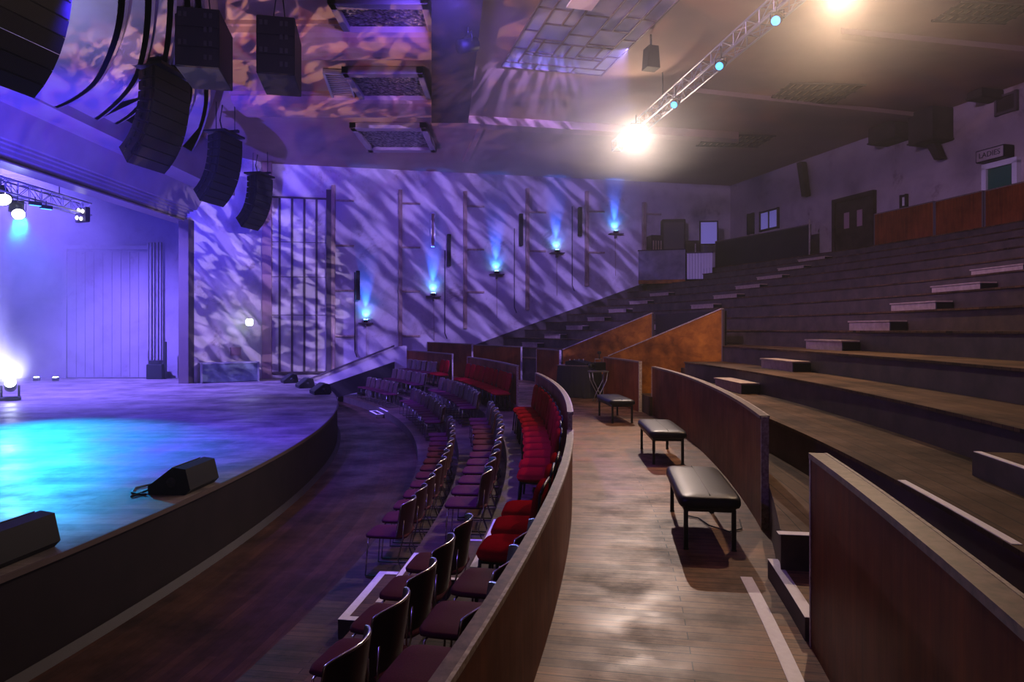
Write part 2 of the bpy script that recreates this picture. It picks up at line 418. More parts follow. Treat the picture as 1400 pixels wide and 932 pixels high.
# ---- walls
def wallquad(name, a, b, z0, z1, th, ms, n_in, uvscale=1):
    mb = MB(); d = (b-a); L = d.length; u = d/L
    T = Matrix(((u.x, -n_in.x, 0, a.x), (u.y, -n_in.y, 0, a.y), (0, 0, 1, 0), (0, 0, 0, 1)))
    mb.add([(0, 0, z0), (L, 0, z0), (L, 0, z1), (0, 0, z1), (0, th, z0), (L, th, z0), (L, th, z1), (0, th, z1)],
           [(0, 1, 2, 3), (5, 4, 7, 6), (3, 2, 6, 7), (0, 4, 5, 1), (0, 3, 7, 4), (1, 5, 6, 2)], None, 0, False, T)
    return struct(name, mb, ms)
wallquad('wall_far', FA-FU*.3, FB+FU*.5, -1.3, ZC+.1, .3, ['plaster'], FN)
wallquad('wall_back', WA-WU*14, WB+WU*.4, -.5, ZC+.1, .3, ['plaster2'], WN)
# proscenium splay, stage side wall, header over the opening
PA, PB = Vector((-12.05, 25.35, 0)), FA.copy()
PN = Vector(((PB-PA).normalized().y, -(PB-PA).normalized().x, 0))
wallquad('wall_proscenium', PA, PB, ZS-.1, ZC+.3, .3, ['plaster'], PN)
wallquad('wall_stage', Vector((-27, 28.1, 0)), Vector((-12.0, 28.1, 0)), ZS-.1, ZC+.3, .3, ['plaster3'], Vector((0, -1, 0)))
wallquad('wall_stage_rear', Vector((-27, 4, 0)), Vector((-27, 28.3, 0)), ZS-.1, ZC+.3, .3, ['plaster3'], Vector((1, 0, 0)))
wallquad('wall_near', Vector((-27.3, -7.5, 0)), Vector((20, -7.5, 0)), -1.3, ZC+.1, .3, ['plaster2'], Vector((0, 1, 0)))
m = MB()
prof = [(-12.7, 5.85), (-12.2, 5.85), (-12.2, 5.93), (-12.14, 5.95), (-12.14, 6.03), (-12.08, 6.05), (-12.08, 6.13), (-12.0, 6.15), (-12.0, 6.22), (-11.92, 6.24), (-11.92, 6.3), (-11.84, 6.32),
        (-11.6, 7.02), (-11.5, 7.05), (-10.9, 7.1), (-10.9, 8.7), (-12.7, 8.7)]
m.prism(prof, -8, 29); m.box((-12.3, 10.5, 5.84), (.5, 37, .03))
struct('proscenium_header', m, ['cove'], 'stepped plaster head of the stage opening')
m = MB(); m.box((-12.08, 25.42, 2.85), (.36, .66, 6.1)); struct('trim_1', m, ['battens'])
m = MB(); m.box((FA.x, FA.y-.12, 4.2), (.36, .3, 8.9), FR); struct('trim_2', m, ['pinkcol'])
m = MB()
for px in (203, 207, 211, 216, 220):
    d = 27.95; x = (px-700)/F*d; m.box((x, d, 2.6), (.05, .12, 5.6))
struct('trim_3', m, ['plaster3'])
# tall panelled dock door in the stage side wall
r = thing('dock_door', 'tall pale boarded scene dock door in the hazy stage side wall', 'door', ((145-700)/F*27.9, 28.04, ZS))
m = MB(); wd = 3.3
for i in range(9): m.box((-wd/2+wd/9*(i+.5), 0, 2.6), (wd/9-.015, .08, 5.15))
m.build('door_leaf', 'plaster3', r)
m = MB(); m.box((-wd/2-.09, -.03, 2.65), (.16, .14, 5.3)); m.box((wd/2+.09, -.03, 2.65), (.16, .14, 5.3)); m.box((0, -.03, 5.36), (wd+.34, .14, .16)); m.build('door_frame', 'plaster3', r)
# ceiling with a raised auditorium field
m = MB()
m.box((4, 12.5, ZC+.15), (34, 42, .3)); struct('ceiling', m, ['ceil'])
m = MB(); m.box((-20.4, 14, ZC+.15), (15.2, 42, .3)); struct('ceiling_stage', m, ['beam'])

# ================================================================== BARRIERS, BENCHES, STEPS
def barrier(label, R, t0, t1, z0, z1, Rf=None, th=.042, name='aisle_barrier', group=None, cap=.085, face='veneer', ed='edge'):
    c = pol(Rf((t0+t1)/2) if Rf else R, (t0+t1)/2, 0)
    root = thing(name, label, 'barrier', (c.x, c.y, z0), 0, group)
    inv = Matrix.Translation((-c.x, -c.y, -z0))
    def part(nm, ms, ra, rb, za, zb, a=t0, b=t1):
        mb = MB(); n = max(2, int((b-a)/.008)); vs = []
        for i in range(n+1):
            t = a+(b-a)*i/n; r = Rf(t) if Rf else R
            vs += [inv @ pol(r+ra, t, za), inv @ pol(r+rb, t, za), inv @ pol(r+rb, t, zb), inv @ pol(r+ra, t, zb)]
        for i in range(n):
            p, q = i*4, i*4+4
            for u, v in ((3, 2), (2, 1), (1, 0), (0, 3)):
                mb.add([vs[p+u], vs[p+v], vs[q+v], vs[q+u]], [(0, 1, 2, 3)])
        mb.add(vs[:4], [(0, 1, 2, 3)]); mb.add(vs[-4:], [(3, 2, 1, 0)])
        return mb.build(nm, ms, root)
    part('panel', face, -th, 0, z0, z1-.02)
    part('top_rail', 'cap', -th-.012, .012, z1-.02, z1+.012)
    part('edge_strip', ed, .0, .016, z1-.012, z1+.014)
    for a, b in ((t0-.0006, t0+.0004), (t1-.0004, t1+.0006)): part('end_strip', ed, -th-.004, .004, z0, z1+.004, a, b)
    return root
R0 = RBAR
Y1 = 7.45
def cx(R, px):                              # angle where an arc crosses a pixel column (far root)
    a = (px-700)/F; A = 1+a*a; B = 2*(-a*CX-CY); C = CX*CX+CY*CY-R*R
    d = (-B+sqrt(B*B-4*A*C))/(2*A); return th_y(R, d)
barrier('lower varnished curved barrier between the aisle and the red chairs, sweeping towards the camera', R0, TN*.9, th_y(R0, Y1), ZROW[2], .74)
barrier('taller curved barrier section behind the long bank of red chairs', R0, th_y(R0, Y1)+.0015, th_y(R0, 14.3), ZROW[2], .93)
barrier('curved dark barrier behind the far bank of red chairs', R0, th_y(R0, 16.7), th_y(R0, 22.3), ZROW[2], .95)
barrier('curved dark barrier nearest the patterned far wall', R0, th_y(R0, 23.9), th_wall(R0)-.002, ZROW[2], .98)
barrier('long varnished barrier behind the two nearer black benches', 0, th_y(36.09, 6.3), th_y(36.86, 14.7), 0, 1.04, RB, .06, 'bench_barrier')
barrier('brown varnished barrier cut off at the lower right by the frame', 0, rad(-16), th_y(35.87, 3.97), 0, 1.118, RB, .075, 'bench_barrier')
barrier('short square barrier panel beside the farthest black bench', 36.75, th_y(36.75, 15.3), th_y(36.9, 17.9), 0, 1.12, None, .06, 'bench_barrier')
barrier('short dark barrier panel left of the black draped table', 36.9, th_y(36.9, 21.75), th_y(36.9, 23.6), 0, 1.18, None, .06, 'bench_barrier')
barrier('long dark barrier panel at the foot of the far tiers', 36.9, th_y(36.9, 24.9), th_wall(36.9)-.003, 0, 1.2, None, .06, 'bench_barrier')
barrier('small raised barrier panel against the far wall behind the last chair rows', 35.45, th_y(35.45, 25.4), th_wall(35.45)-.003, 0, 1.3, None, .06, 'bench_barrier')

# sloping walls of the sunken entrance
def slopewall(label, a, b, za, zb, zbase=0.):
    u = (b-a); L = u.length; rz = atan2(u.y, u.x)
    root = thing('entrance_wall', label, 'wall panel', (a.x, a.y, zbase), rz)
    mb = MB(); mb.prism([(0, 0), (L, 0), (L, zb-zbase), (0, za-zbase)], -.03, .03)
    mb.build('panel', 'veneer2', root)
    mb = MB(); mb.prism([(0, za-zbase), (L, zb-zbase), (L, zb-zbase+.025), (0, za-zbase+.025)], -.045, .045); mb.build('top_strip', 'edge', root)
    mb = MB(); mb.box((L+.015, 0, (zb-zbase)/2), (.03, .07, zb-zbase)); mb.build('end_post', 'battens', root)
    return root
slopewall('worn orange sloping wall on the near side of the sunken entrance', P_A0, P_A1, 1.14, 2.29)
slopewall('worn orange sloping wall on the far side of the sunken entrance', P_B0, P_B1, 1.2, 2.29)
mid = (P_A1+P_B1)/2; dv = P_B1-P_A1
m = MB(); m.box((0, 0, 1.13), (dv.length-.12, .06, 2.27)); o = m.build('entrance_end_panel', 'apron', None, (mid.x+.1, mid.y+.02, 0), atan2(dv.y, dv.x))
tag(o, 'dark flat panel closing the top end of the sunken entrance', 'wall panel')

def bench(label, x, y, rz):
    r = thing('padded_bench', label, 'bench', (x, y, 0), rz, 'padded benches along the aisle')
    L, W = 1.36, .52
    m = MB(); m.slab(W/2, L/2, .355, .455, 12, .035, 64, crown=.012); cu_ = m.build('cushion', 'vinyl', r)
    m = MB(); m.box((.0, 0, .462), (.006, L*.9, .012)); m.build('cushion_seam', 'black', cu_)
    m = MB()
    for sx in (-1, 1): m.box((sx*(W/2-.06), 0, .338), (.025, L-.14, .035))
    for sy in (-1, 1): m.box((0, sy*(L/2-.08), .338), (W-.12, .025, .035))
    m.build('frame', 'blackm', r)
    for sx in (-1, 1):
        for sy in (-1, 1):
            m = MB(); m.box((sx*(W/2-.065), sy*(L/2-.08), .17), (.035, .035, .34)); m.box((sx*(W/2-.065), sy*(L/2-.08), .006), (.042, .042, .012)); m.build('leg', 'blackm', r)
    return r
bench('nearest black padded bench, its far half beside the long varnished barrier', 1.74, 6.32, rad(-7.8))
bench('middle black padded bench in front of the long varnished barrier', 2.17, 9.95, rad(-3))
bench('farthest black padded bench, in front of the short square barrier panel', 2.12, 14.05, rad(5))

# step blocks on the gangways of the tiers
def stepblock(label, k, y0, w, group):
    R1 = RT(k+1)-NOSE; t0, t1 = th_y(R1, y0), th_y(R1, y0+w); c = pol(R1-.15, (t0+t1)/2, ZT(k))
    r = thing('step_block', label, 'step', tuple(c), 0, group); inv = Matrix.Translation(-c)
    m = MB(); arc(m, R1-.29, R1, t0, t1, ZT(k), ZT(k)+.15, 3); m.v = [tuple(inv @ Vector(v)) for v in m.v]; m.build('riser_box', 'stepwood', r)
    m = MB(); arc(m, R1-.292, R1, t0-.0008, t0, ZT(k), ZT(k)+.15, 1); m.v = [tuple(inv @ Vector(v)) for v in m.v]; m.build('end_panel', 'black', r)
    m = MB(); arc(m, R1-.31, R1, t0-.0005, t1+.0005, ZT(k)+.15, ZT(k)+.175, 3, swap=True); m.v = [tuple(inv @ Vector(v)) for v in m.v]; m.build('step_tread', 'stepwood', r)
for i, k in enumerate(range(1, 8)):
    stepblock('%s step block up the nearest tier gangway, counted from its lowest' % ORD[i+1], k, 10.98+.2*(k-1), 1.27, 'steps of the nearest gangway')
for i, k in enumerate(range(4, 12)):
    stepblock('%s step block up the gangway above the sunken entrance, counted from its lowest' % ORD[i+1], k, 21.6+.3*(k-4), 1.25, 'steps of the middle gangway')
for i, k in enumerate(range(2, 9)):
    stepblock('%s step block up the hazy gangway by the far wall, counted from its lowest' % ORD[i+1], k, 26.6+.22*(k-2), 1.15, 'steps of the far gangway')

# taped step boxes between the chair platforms and at the gap in the bench barrier
def tapebox(label, Ra, Rb, y0, y1, z0, z1, name='step_box', tapes=((1, 1, 1, 1)), tw=.045, top='row', group=None):
    t0, t1 = th_y(Ra, y0), th_y(Ra, y1); c = pol((Ra+Rb)/2, (t0+t1)/2, z0); inv = Matrix.Translation(-c)
    r = thing(name, label, 'step', tuple(c), 0, group)
    def put(nm, ms, *a, **k):
        mb = MB(); arc(mb, *a, **k); mb.v = [tuple(inv @ Vector(v)) for v in mb.v]; mb.build(nm, ms, r)
    put('box', [top, 'riser'], Ra, Rb, t0, t1, z0, z1, 6, side=1)
    dt = tw/Ra; e = .0015
    if tapes[0]: put('edge_tape', 'tape', Ra-e, Ra+tw, t0, t1, z1, z1+.004, 6)
    if tapes[1]: put('edge_tape', 'tape', Rb-tw, Rb, t0, t1, z1, z1+.004, 6)
    if tapes[2]: put('edge_tape', 'tape', Ra+tw, Rb-tw*tapes[1], t0-.0001, t0+dt, z1, z1+.004, 2)
    if tapes[3]: put('edge_tape', 'tape', Ra+tw, Rb-tw*tapes[1], t1-dt, t1+.0001, z1, z1+.004, 2)
    return r
def tape(label, Ra, y0, y1, z, w=.06, group=None):
    t0, t1 = th_y(Ra, y0), th_y(Ra, y1); c = pol(Ra, (t0+t1)/2, z); inv = Matrix.Translation(-c)
    mb = MB(); arc(mb, Ra, Ra+w, t0, t1, z, z+.004, 8); mb.v = [tuple(inv @ Vector(v)) for v in mb.v]
    return tag(mb.build('floor_tape', 'tape', None, tuple(c)), label, 'tape', group)
tapebox('white taped wooden step box beside the nearest maroon chairs', 32.27, 32.585, 5.95, 7.13, ZROW[0], -.68, tapes=(1, 0, 1, 1), tw=.075)
tape('white tape along the platform edge behind the nearest taped step box', 32.61, 5.9, 7.2, ZROW[1], .05)
tapebox('white taped step box beside the three near red chairs', 33.12, 33.4, 5.98, 7.12, ZROW[1], -.34, tapes=(1, 0, 1, 1), tw=.05)
tape('white tape strip on the platform edge by the near red chairs', 33.44, 5.8, 7.25, ZROW[2], .06)
tapebox('small taped step box in the middle chair gangway, front row', 32.3, 32.58, 15.25, 16.3, ZROW[0], -.68, tapes=(0, 0, 1, 1), tw=.05)
tapebox('small taped step box in the middle chair gangway, second row', 33.1, 33.39, 15.1, 16.3, ZROW[1], -.34, tapes=(1, 0, 0, 0), tw=.07)
tape('white tape strip at the end of the long bank of red chairs', 33.44, 14.7, 16.2, ZROW[2], .07)
tapebox('taped step box in the farthest chair gangway, near the stage', 31.5, 31.77, 22.5, 23.5, ZP, -.96, tapes=(1, 1, 1, 1), tw=.06, top='pit')
tape('white tape on the chair platform in the farthest gangway', 31.8, 22.4, 23.5, ZROW[0], .06)
tape('wide white tape on the aisle floor in front of the lower right step', 35.58, 2.0, 5.1, 0, .085)
tapebox('lower taped step through the gap in the bench barrier', 35.78, 36.56, 4.05, 5.08, 0, .14, tapes=(1, 0, 0, 0), tw=.07, top='aisle')
tape('short white tape on the platform edge above the lower right step', 35.8, 4.82, 4.9, .4, .62)
tape('long white tape on the first tier edge at the lower right', RT(1)-.02, 3.3, 4.7, ZT(1), .05)
tape('white tape on a step edge at the right edge of the frame', RT(2)-.335, 3.0, 4.85, ZT(1)+.17, .05)
tapebox('step at the right edge of the frame on the first tier', RT(2)-.34, RT(2)-NOSE, 3.0, 4.86, ZT(1), ZT(1)+.168, tapes=(0, 0, 0, 0), top='tread')

# draped table and folding stand by the sunken entrance
r = thing('draped_table', 'black cloth draped table at the mouth of the sunken entrance', 'table', (1.86, 18.8, 0), rad(-28))
m = MB(); w, d2, n = .52, .40, 96
def skirt(u, v):
    t = u*2*pi; ct, st = cos(t), sin(t); q = (abs(ct)**10+abs(st)**10)**(-.1)
    fl = (1-v)*.07*(1+.6*sin(t*17)+.4*sin(t*29+1)); return (ct*q*(w+fl*.6), st*q*(d2+fl*.6), .01+v*.84)
m.grid(skirt, n, 6); m.add([skirt(i/n, 1) for i in range(n)], [tuple(range(n))]); m.build('drape', 'cloth', r)
m = MB(); m.box((0, 0, .862), (w*2+.02, d2*2+.02, .02)); m.build('tabletop', 'cap', r)
r = thing('control_desk', 'low dark sound desk lying on the black draped table', 'desk', (1.86, 18.8, .874), rad(-28))
m = MB(); m.prism([(-.3, 0), (.3, 0), (.3, .05), (-.1, .14), (-.3, .1)], -.3, .3); m.build('desk_body', 'black', r)
m = MB(); [m.cyl((-.2+.1*i, -.2+.08*i, .1), (-.2+.1*i, -.2+.08*i, .16), .012, 8) for i in range(4)]; m.build('knob', 'steel', r)
r = thing('folding_stand', 'grey folding stand with crossed legs beside the draped table', 'stand', (2.2, 17.4, 0), rad(10))
m = MB(); m.box((0, 0, .78), (.46, .36, .025)); m.build('tray', 'steel', r)
for sy in (-1, 1):
    m = MB(); m.tube([(-.2, sy*.15, .77), (-.17, sy*.15, .55), (0, sy*.15, .22), (.1, sy*.15, .01)], .012); m.build('leg', 'steel', r)
    m = MB(); m.tube([(.2, sy*.15, .77), (.17, sy*.15, .55), (0, sy*.15, .22), (-.1, sy*.15, .01)], .012); m.build('leg', 'steel', r)
r = thing('camera_rig', 'black camera box standing on the grey folding stand', 'camera', (2.2, 17.4, .7925), rad(25))
m = MB(); m.box((0, 0, .12), (.3, .24, .2), bev=.015); m.build('camera_body', 'black', r)
m = MB(); m.tube([(-.1, 0, .22), (-.1, 0, .3), (.1, 0, .3), (.1, 0, .22)], .013); m.build('handle', 'steel', r)
m = MB(); m.cyl((-.15, 0, .13), (-.27, 0, .13), .06); m.build('lens', 'blackm', r)
m = MB(); m.cyl((.03, 0, .3), (.03, 0, .42), .015); m.slab(.05, .04, .42, .5, 3, .02, 16, (.03, 0)); m.build('microphone', 'cloth', r)
m = MB(); m.tube([(1.72, 6.75, .012), (1.82, 6.65, .012), (1.85, 6.4, .012), (1.98, 6.2, .012), (2.12, 6.3, .012), (2.2, 6.6, .012)], .007, 6)
tag(m.build('cable', 'cable'), 'thin black cable on the floor under the nearest bench', 'cable')

# ================================================================== CHAIRS
def make_maroon():
    r = thing('stacking_chair', 'x', 'chair')
    m = MB(); m.slab(.235, .225, .415, .45, 7, .016, 32, crown=.006); m.build('seat', 'maroon', r)
    m = MB()                                                    # curved wraparound back, facing +x
    def back(o):
        def f(u, v):
            a = (u-.5)*1.9; z = .44+v*.37; w = .235*(1-.05*v)
            x = -.215-.055*v-.02*(1-cos(a)) + .10*(abs(u-.5)*2)**2.2
            return (x+o, (u-.5)*2*w, z-.03*(abs(u-.5)*2)**4*v)
        return f
    nu, nv = 12, 4
    a, b = MB(), MB()
    m.grid(back(0), nu, nv); m.grid(back(-.02), nu, nv)
    f1, f0 = back(0), back(-.02)
    loop = [(i/nu, 1) for i in range(nu+1)]+[(1, 1-j/nv) for j in range(1, nv+1)]+[(1-i/nu, 0) for i in range(1, nu+1)]+[(0, j/nv) for j in range(1, nv)]
    for i in range(len(loop)):
        p, q = loop[i], loop[(i+1) % len(loop)]; m.add([f1(*p), f1(*q), f0(*q), f0(*p)], [(0, 1, 2, 3)])
    bk = m.build('backrest', 'shell', r)
    m = MB(); m.tube([(lambda p: (p[0]-.01, p[1], p[2]+.004))(f1(u, v)) for u, v in [(0, .0), (0, .3), (0, .6), (0, .9)]+[(i/16, 1) for i in range(17)]+[(1, .9), (1, .6), (1, .3), (1, 0)]], .007, 6); m.build('top_bead', 'chrome', bk)
    for sy in (-1, 1):
        m = MB(); m.tube([(.17, sy*.16, .415), (.185, sy*.21, .40), (.215, sy*.225, .01)], .0075, 6); m.build('leg', 'chrome', r)
        m = MB(); m.tube([(-.21, sy*.2, .62), (-.205, sy*.21, .42), (-.15, sy*.225, .20), (-.22, sy*.23, .01)], .0075, 6); m.build('leg', 'chrome', r)
    m = MB(); m.tube([(.215, -.225, .012), (-.22, -.23, .012), (-.22, .23, .012), (.215, .225, .012)], .0075, 6); m.build('foot_bar', 'blackm', r)
    return r
def make_red():
    r = thing('banquet_chair', 'x', 'chair')
    m = MB(); m.slab(.225, .235, .385, .475, 5, .045, 40, crown=.018); m.build('seat', 'red', r)
    T = Matrix.Translation((-.2, 0, .70)) @ Matrix.Rotation(rad(-90-9), 4, 'Y')
    m = MB(); m.slab(.235, .215, -.03, .03, 4, .028, 32, crown=.012, M4=T @ Matrix.Rotation(0, 4, 'Z')); m.build('backrest', 'red', r)
    m = MB()
    for sy in (-1, 1): m.tube([(-.17, sy*.19, .40), (-.19, sy*.195, .5), (-.25, sy*.195, .88)], .0125, 6)
    m.tube([(-.252, -.2, .88), (-.265, -.12, .925), (-.265, .12, .925), (-.252, .2, .88)], .0125, 6); m.build('back_frame', 'blackm', r)
    for sx in (-1, 1):
        for sy in (-1, 1):
            m = MB(); m.tube([(sx*.18, sy*.19, .40), (sx*.215, sy*.205, .01)], .0135, 6); m.build('leg', 'blackm', r)
    m = MB(); m.box((0, 0, .385), (.38, .4, .02)); m.build('seat_frame', 'blackm', r)
    return r
PROTO = {'maroon': None, 'red': None}
NCH = 0
def place(kind, Rf, y, z, label, group):
    """Rf: radius of the seat's front edge; the chair looks at the stage"""
    global NCH
    R = Rf+.235; t = th_y(R, y); p = pol(R, t, z); rz = t+pi+random.uniform(-.05, .05)
    p += Vector((random.uniform(-.015, .015), random.uniform(-.015, .015), 0))
    if PROTO[kind] is None:
        o = PROTO[kind] = make_maroon() if kind == 'maroon' else make_red()
        o.location = p; o.rotation_euler.z = rz; o['label'] = label; o['group'] = group
    else: o = dup(PROTO[kind], p, rz, label, group)
    NCH += 1; return o
def bank(kind, Rf, y0, n, sp, z, name, group):
    for i in range(n):
        R = Rf+.235; t = th_y(R, y0)+i*sp/R
        place(kind, Rf, CY+R*sin(t), z, name % ORD[i+1], group)
# near block, second row beside the taped box; third row against the barrier
bank('maroon', 32.97, 3.45, 5, .555, ZROW[1], '%s maroon chair of the near row before the taped step box, from the camera', 'near maroon chairs by the taped step box')
bank('maroon', 33.67, 3.15, 3, .57, ZROW[2], '%s maroon chair half hidden below the lower barrier, counted from the camera', 'maroon chairs under the lower barrier')
bank('red', 33.68, 4.96, 3, .515, ZROW[2], '%s of three near red chairs below the lower barrier, counted from the camera', 'three near red chairs')
# main blocks between the first and second gangway
bank('maroon', 32.02, 7.66, 13, .585, ZROW[0], '%s maroon chair in the front row behind the near taped box, counted from the camera', 'front row maroon chairs')
bank('maroon', 32.86, 7.58, 13, .58, ZROW[1], '%s maroon chair in the second row behind the near taped box, counted from the camera', 'second row maroon chairs')
bank('red', 33.66, 7.45, 12, .54, ZROW[2], '%s red chair along the taller barrier section, counted from the camera', 'long bank of red chairs')
bank('maroon', 32.02, 16.75, 10, .56, ZROW[0], '%s maroon chair in the front row beyond the middle chair gangway', 'front row chairs beyond the middle gangway')
bank('maroon', 32.86, 16.75, 10, .56, ZROW[1], '%s maroon chair in the second row beyond the middle chair gangway', 'second row chairs beyond the middle gangway')
bank('red', 33.66, 16.95, 10, .545, ZROW[2], '%s red chair in the far bank beyond the middle chair gangway', 'far bank of red chairs')
bank('maroon', 32.02, 23.8, 7, .55, ZROW[0], '%s maroon chair in the front row of the block by the far wall', 'front row chairs by the far wall')
bank('maroon', 32.86, 23.7, 7, .55, ZROW[1], '%s maroon chair in the second row of the block by the far wall', 'second row chairs by the far wall')
bank('red', 33.66, 23.9, 2, .54, ZROW[2], '%s of two red chairs at the end of the last row by the far wall', 'two far red chairs')
bank('maroon', 33.6, 24.95, 6, .53, ZROW[2], '%s maroon chair in the last row by the far wall, counted from the red pair', 'last row chairs by the far wall')

# ================================================================== FAR WALL DRESSING
def on_far(px, py, off=0.): return far_pt(px, py, off)
r = thing('slatted_wall_panel', 'tall pale wall panel divided by thin dark vertical slats beside the stage', 'wall panel', tuple(far_pt(408, 509, .0)), FR)
z0 = r.location.z; top = far_pt(408, 272).z-z0
wl = (far_pt(366, 400)-far_pt(450, 400)).length
m = MB()
for i in range(5): m.box((-wl/2+wl/5*(i+.5), -.03, top/2), (wl/5-.06, .06, top))
m.build('pale_board', 'plaster', r)
for i in range(1, 5): m = MB(); m.box((-wl/2+wl/5*i, -.05, top/2), (.085, .1, top)); m.build('slat', 'battens', r)
m = MB(); m.box((0, -.06, top+.03), (wl+.3, .12, .07)); m.build('top_trim', 'battens', r)
m = MB(); m.box((0, -.06, .0), (wl+.1, .12, .09)); m.build('bottom_trim', 'battens', r)
for zz in (.33, .55, .75):
    m = MB(); m.box((0, -.061, top*zz), (wl-.1, .004, .025)); m.build('seam', 'battens', r)
posts = [(455.5, 254, 521, (274, 335.5, 397, 459)), (547, 260, 478, (278, 338, 398, 459)), (635.5, 262, 449, (282, 341, 399)), (720.5, 258, 424, (290, 343)), (801.5, 262, 391, (289, 345)), (879.5, 277, 352, (292.5,))]
for i, (px, ya, yb, bats) in enumerate(posts):
    a, b = far_pt(px, ya), far_pt(px, yb)
    r = thing('wall_post', '%s bare timber wall post with short side battens, counted from the stage' % ORD[i+1], 'post', (b.x, b.y, b.z), FR, 'timber posts on the far wall')
    h = a.z-b.z
    m = MB(); m.box((0, -.08, h/2), (.15, .16, h)); m.box((.07, -.05, h/2), (.04, .1, h)); m.build('post', 'timber', r)
    if i == 0: m = MB(); m.box((-.17, -.09, h/2-.1), (.2, .18, h-.2)); m.build('dark_post', 'battens', r)
    for y in bats:
        q = far_pt(px, y); m = MB(); m.box((.42, -.05, q.z-b.z), (.86, .1, .07)); m.build('batten', 'timber', r)
lamps = [(500, 436), (592, 400), (678, 370), (760, 341), (840, 315)]
for i, (px, py) in enumerate(lamps):
    p = far_pt(px, py+5)
    r = thing('uplight', '%s blue uplight on a small wall shelf, counted from the stage' % ORD[i+1], 'lamp', tuple(p), FR, 'blue uplights on the far wall')
    m = MB(); m.box((0, -.19, -.02), (.62, .38, .04)); m.prism([(-.02, -.2), (.02, -.2), (.02, -.04), (-.02, -.04)], -.3, 0); m.build('shelf', 'battens', r)
    m = MB(); m.cyl((0, -.2, .0), (0, -.2, .13), .1); m.tube([(-.13, -.2, .0), (-.13, -.2, .1)], .012, 6); m.tube([(.13, -.2, .0), (.13, -.2, .1)], .012, 6); hs = m.build('housing', 'black', r)
    m = MB(); m.cyl((0, -.2, .13), (0, -.2, .137), .085); m.build('lens', 'lampb', hs)
    m = MB(); m.tube([(.03, -.03, -.04), (.03, -.03, -1.), (.04, -.03, -1.9)], .012, 6); m.build('cable', 'timber', r)
cols = [(489.5, 370, 410, 'lower', 'dark'), (591, 290, 338, 'pale', 'pale'), (613, 320, 364, 'dark', 'dark'), (711, 292, 336, 'dark', 'dark'), (791, 283, 323, 'dark', 'dark')]
names = ['slim dark column speaker on the far wall by the first uplight', 'pale ribbed column speaker above the second uplight', 'dark tilted column speaker right of the second uplight',
         'slim dark column speaker above the third and fourth uplights', 'slim dark column speaker left of the last uplight']
for i, (px, ya, yb, a, kind) in enumerate(cols):
    q, t = far_pt(px, yb, .2), far_pt(px, ya, .2); h = t.z-q.z
    r = thing('column_speaker', names[i], 'speaker', tuple(q), FR)
    m = MB(); m.box((0, 0, h/2), (.16, .17, h), bev=.02); cb_ = m.build('cabinet', 'black' if kind == 'dark' else 'steel', r)
    m = MB(); m.box((0, -.088, h/2), (.12, .012, h*.9)); m.build('grille', 'grille' if kind == 'dark' else 'timber', cb_)
    m = MB(); m.box((0, .13, h*.8), (.06, .14, .05)); m.box((0, .13, h*.2), (.06, .14, .05)); m.build('bracket', 'blackm', r)
for i, (px, yy) in enumerate(((485, 480), (608, 455), (703, 420), (782, 390))):
    a = far_pt(px, 372-i*30, .03); b = far_pt(px, yy, .03)
    m = MB(); m.tube([(0, 0, 0), (0, 0, a.z-b.z)], .022, 6); m.tube([(0, 0, 0), (.1, -.01, -.25)], .022, 6)
    o = m.build('wall_conduit', 'battens', None, tuple(b)); tag(o, '%s thin conduit running down the far wall, counted from the stage' % ORD[i+1], 'conduit', 'conduits on the far wall')
# sloping stair wall with its dark handrail
o1 = .95
a, b = far_pt(412, 523, o1), far_pt(538, 473, o1); c, d = far_pt(442, 528, o1), far_pt(537, 494, o1)
u = FU; L = (b-a).dot(u)
r = thing('stair_wall', 'white sloping stair wall with a dark handrail climbing from the stage edge', 'stair wall', (a.x, a.y, 0), FR)
def loc(p): return ((p-a).dot(u), p.z)
m = MB(); m.prism([(0, -.9), loc(c), loc(d), (L, loc(d)[1]-1.2), (L+.5, loc(d)[1]-1.2), (L+.5, loc(b)[1]+.03), (L-.02, loc(b)[1]-.05), (0, a.z-.05)], -.07, .07); m.build('panel', 'plaster', r)
m = MB(); m.prism([(-.1, a.z-.09), (L, loc(b)[1]-.02), (L, loc(b)[1]+.05), (-.1, a.z-.02)], -.12, .1); m.build('handrail', 'battens', r)
m = MB(); m.prism([loc(c), (L, loc(d)[1]), (L, loc(d)[1]-.9), (loc(c)[0], -1.0)], -.3, -.08); m.build('stringer', 'apron', r)
# ================================================================== BACK OF THE HOUSE
RP = 46.95
def parapet(label, px0, px1, ztop, group=None, ms='veneer2', tY=None):
    t1 = cx(RP, px0); t0 = cx(RP, px1) if px1 else rad(tY)
    return barrier(label, RP, t0, t1, ZT(12), ztop, None, .07, 'rear_parapet', group, face=ms, ed='battens')
parapet('dark rear parapet left of the rear doorway', 980, 1108, 5.72, None, 'apron')
parapet('worn brown rear parapet panel right of the rear doorway', 1198, 1279, 5.6, None, 'veneer')
parapet('worn brown rear parapet panel below the small wall sign', 1281.5, 1346, 5.58, None, 'veneer')
parapet('worn brown rear parapet panel in front of the green door', 1350, None, 5.56, None, 'veneer', -3.2)
p = pol(RP-.1, cx(RP, 1110)); m = MB(); m.tube([(0, 0, 0), (0, 0, .9), (-.03, -.03, 1.35)], .03, 8); m.build('rear_pole', 'edge', None, (p.x, p.y, ZT(12)))
tag(bpy.data.objects['rear_pole'], 'thin pale post at the end of the dark rear parapet', 'post')
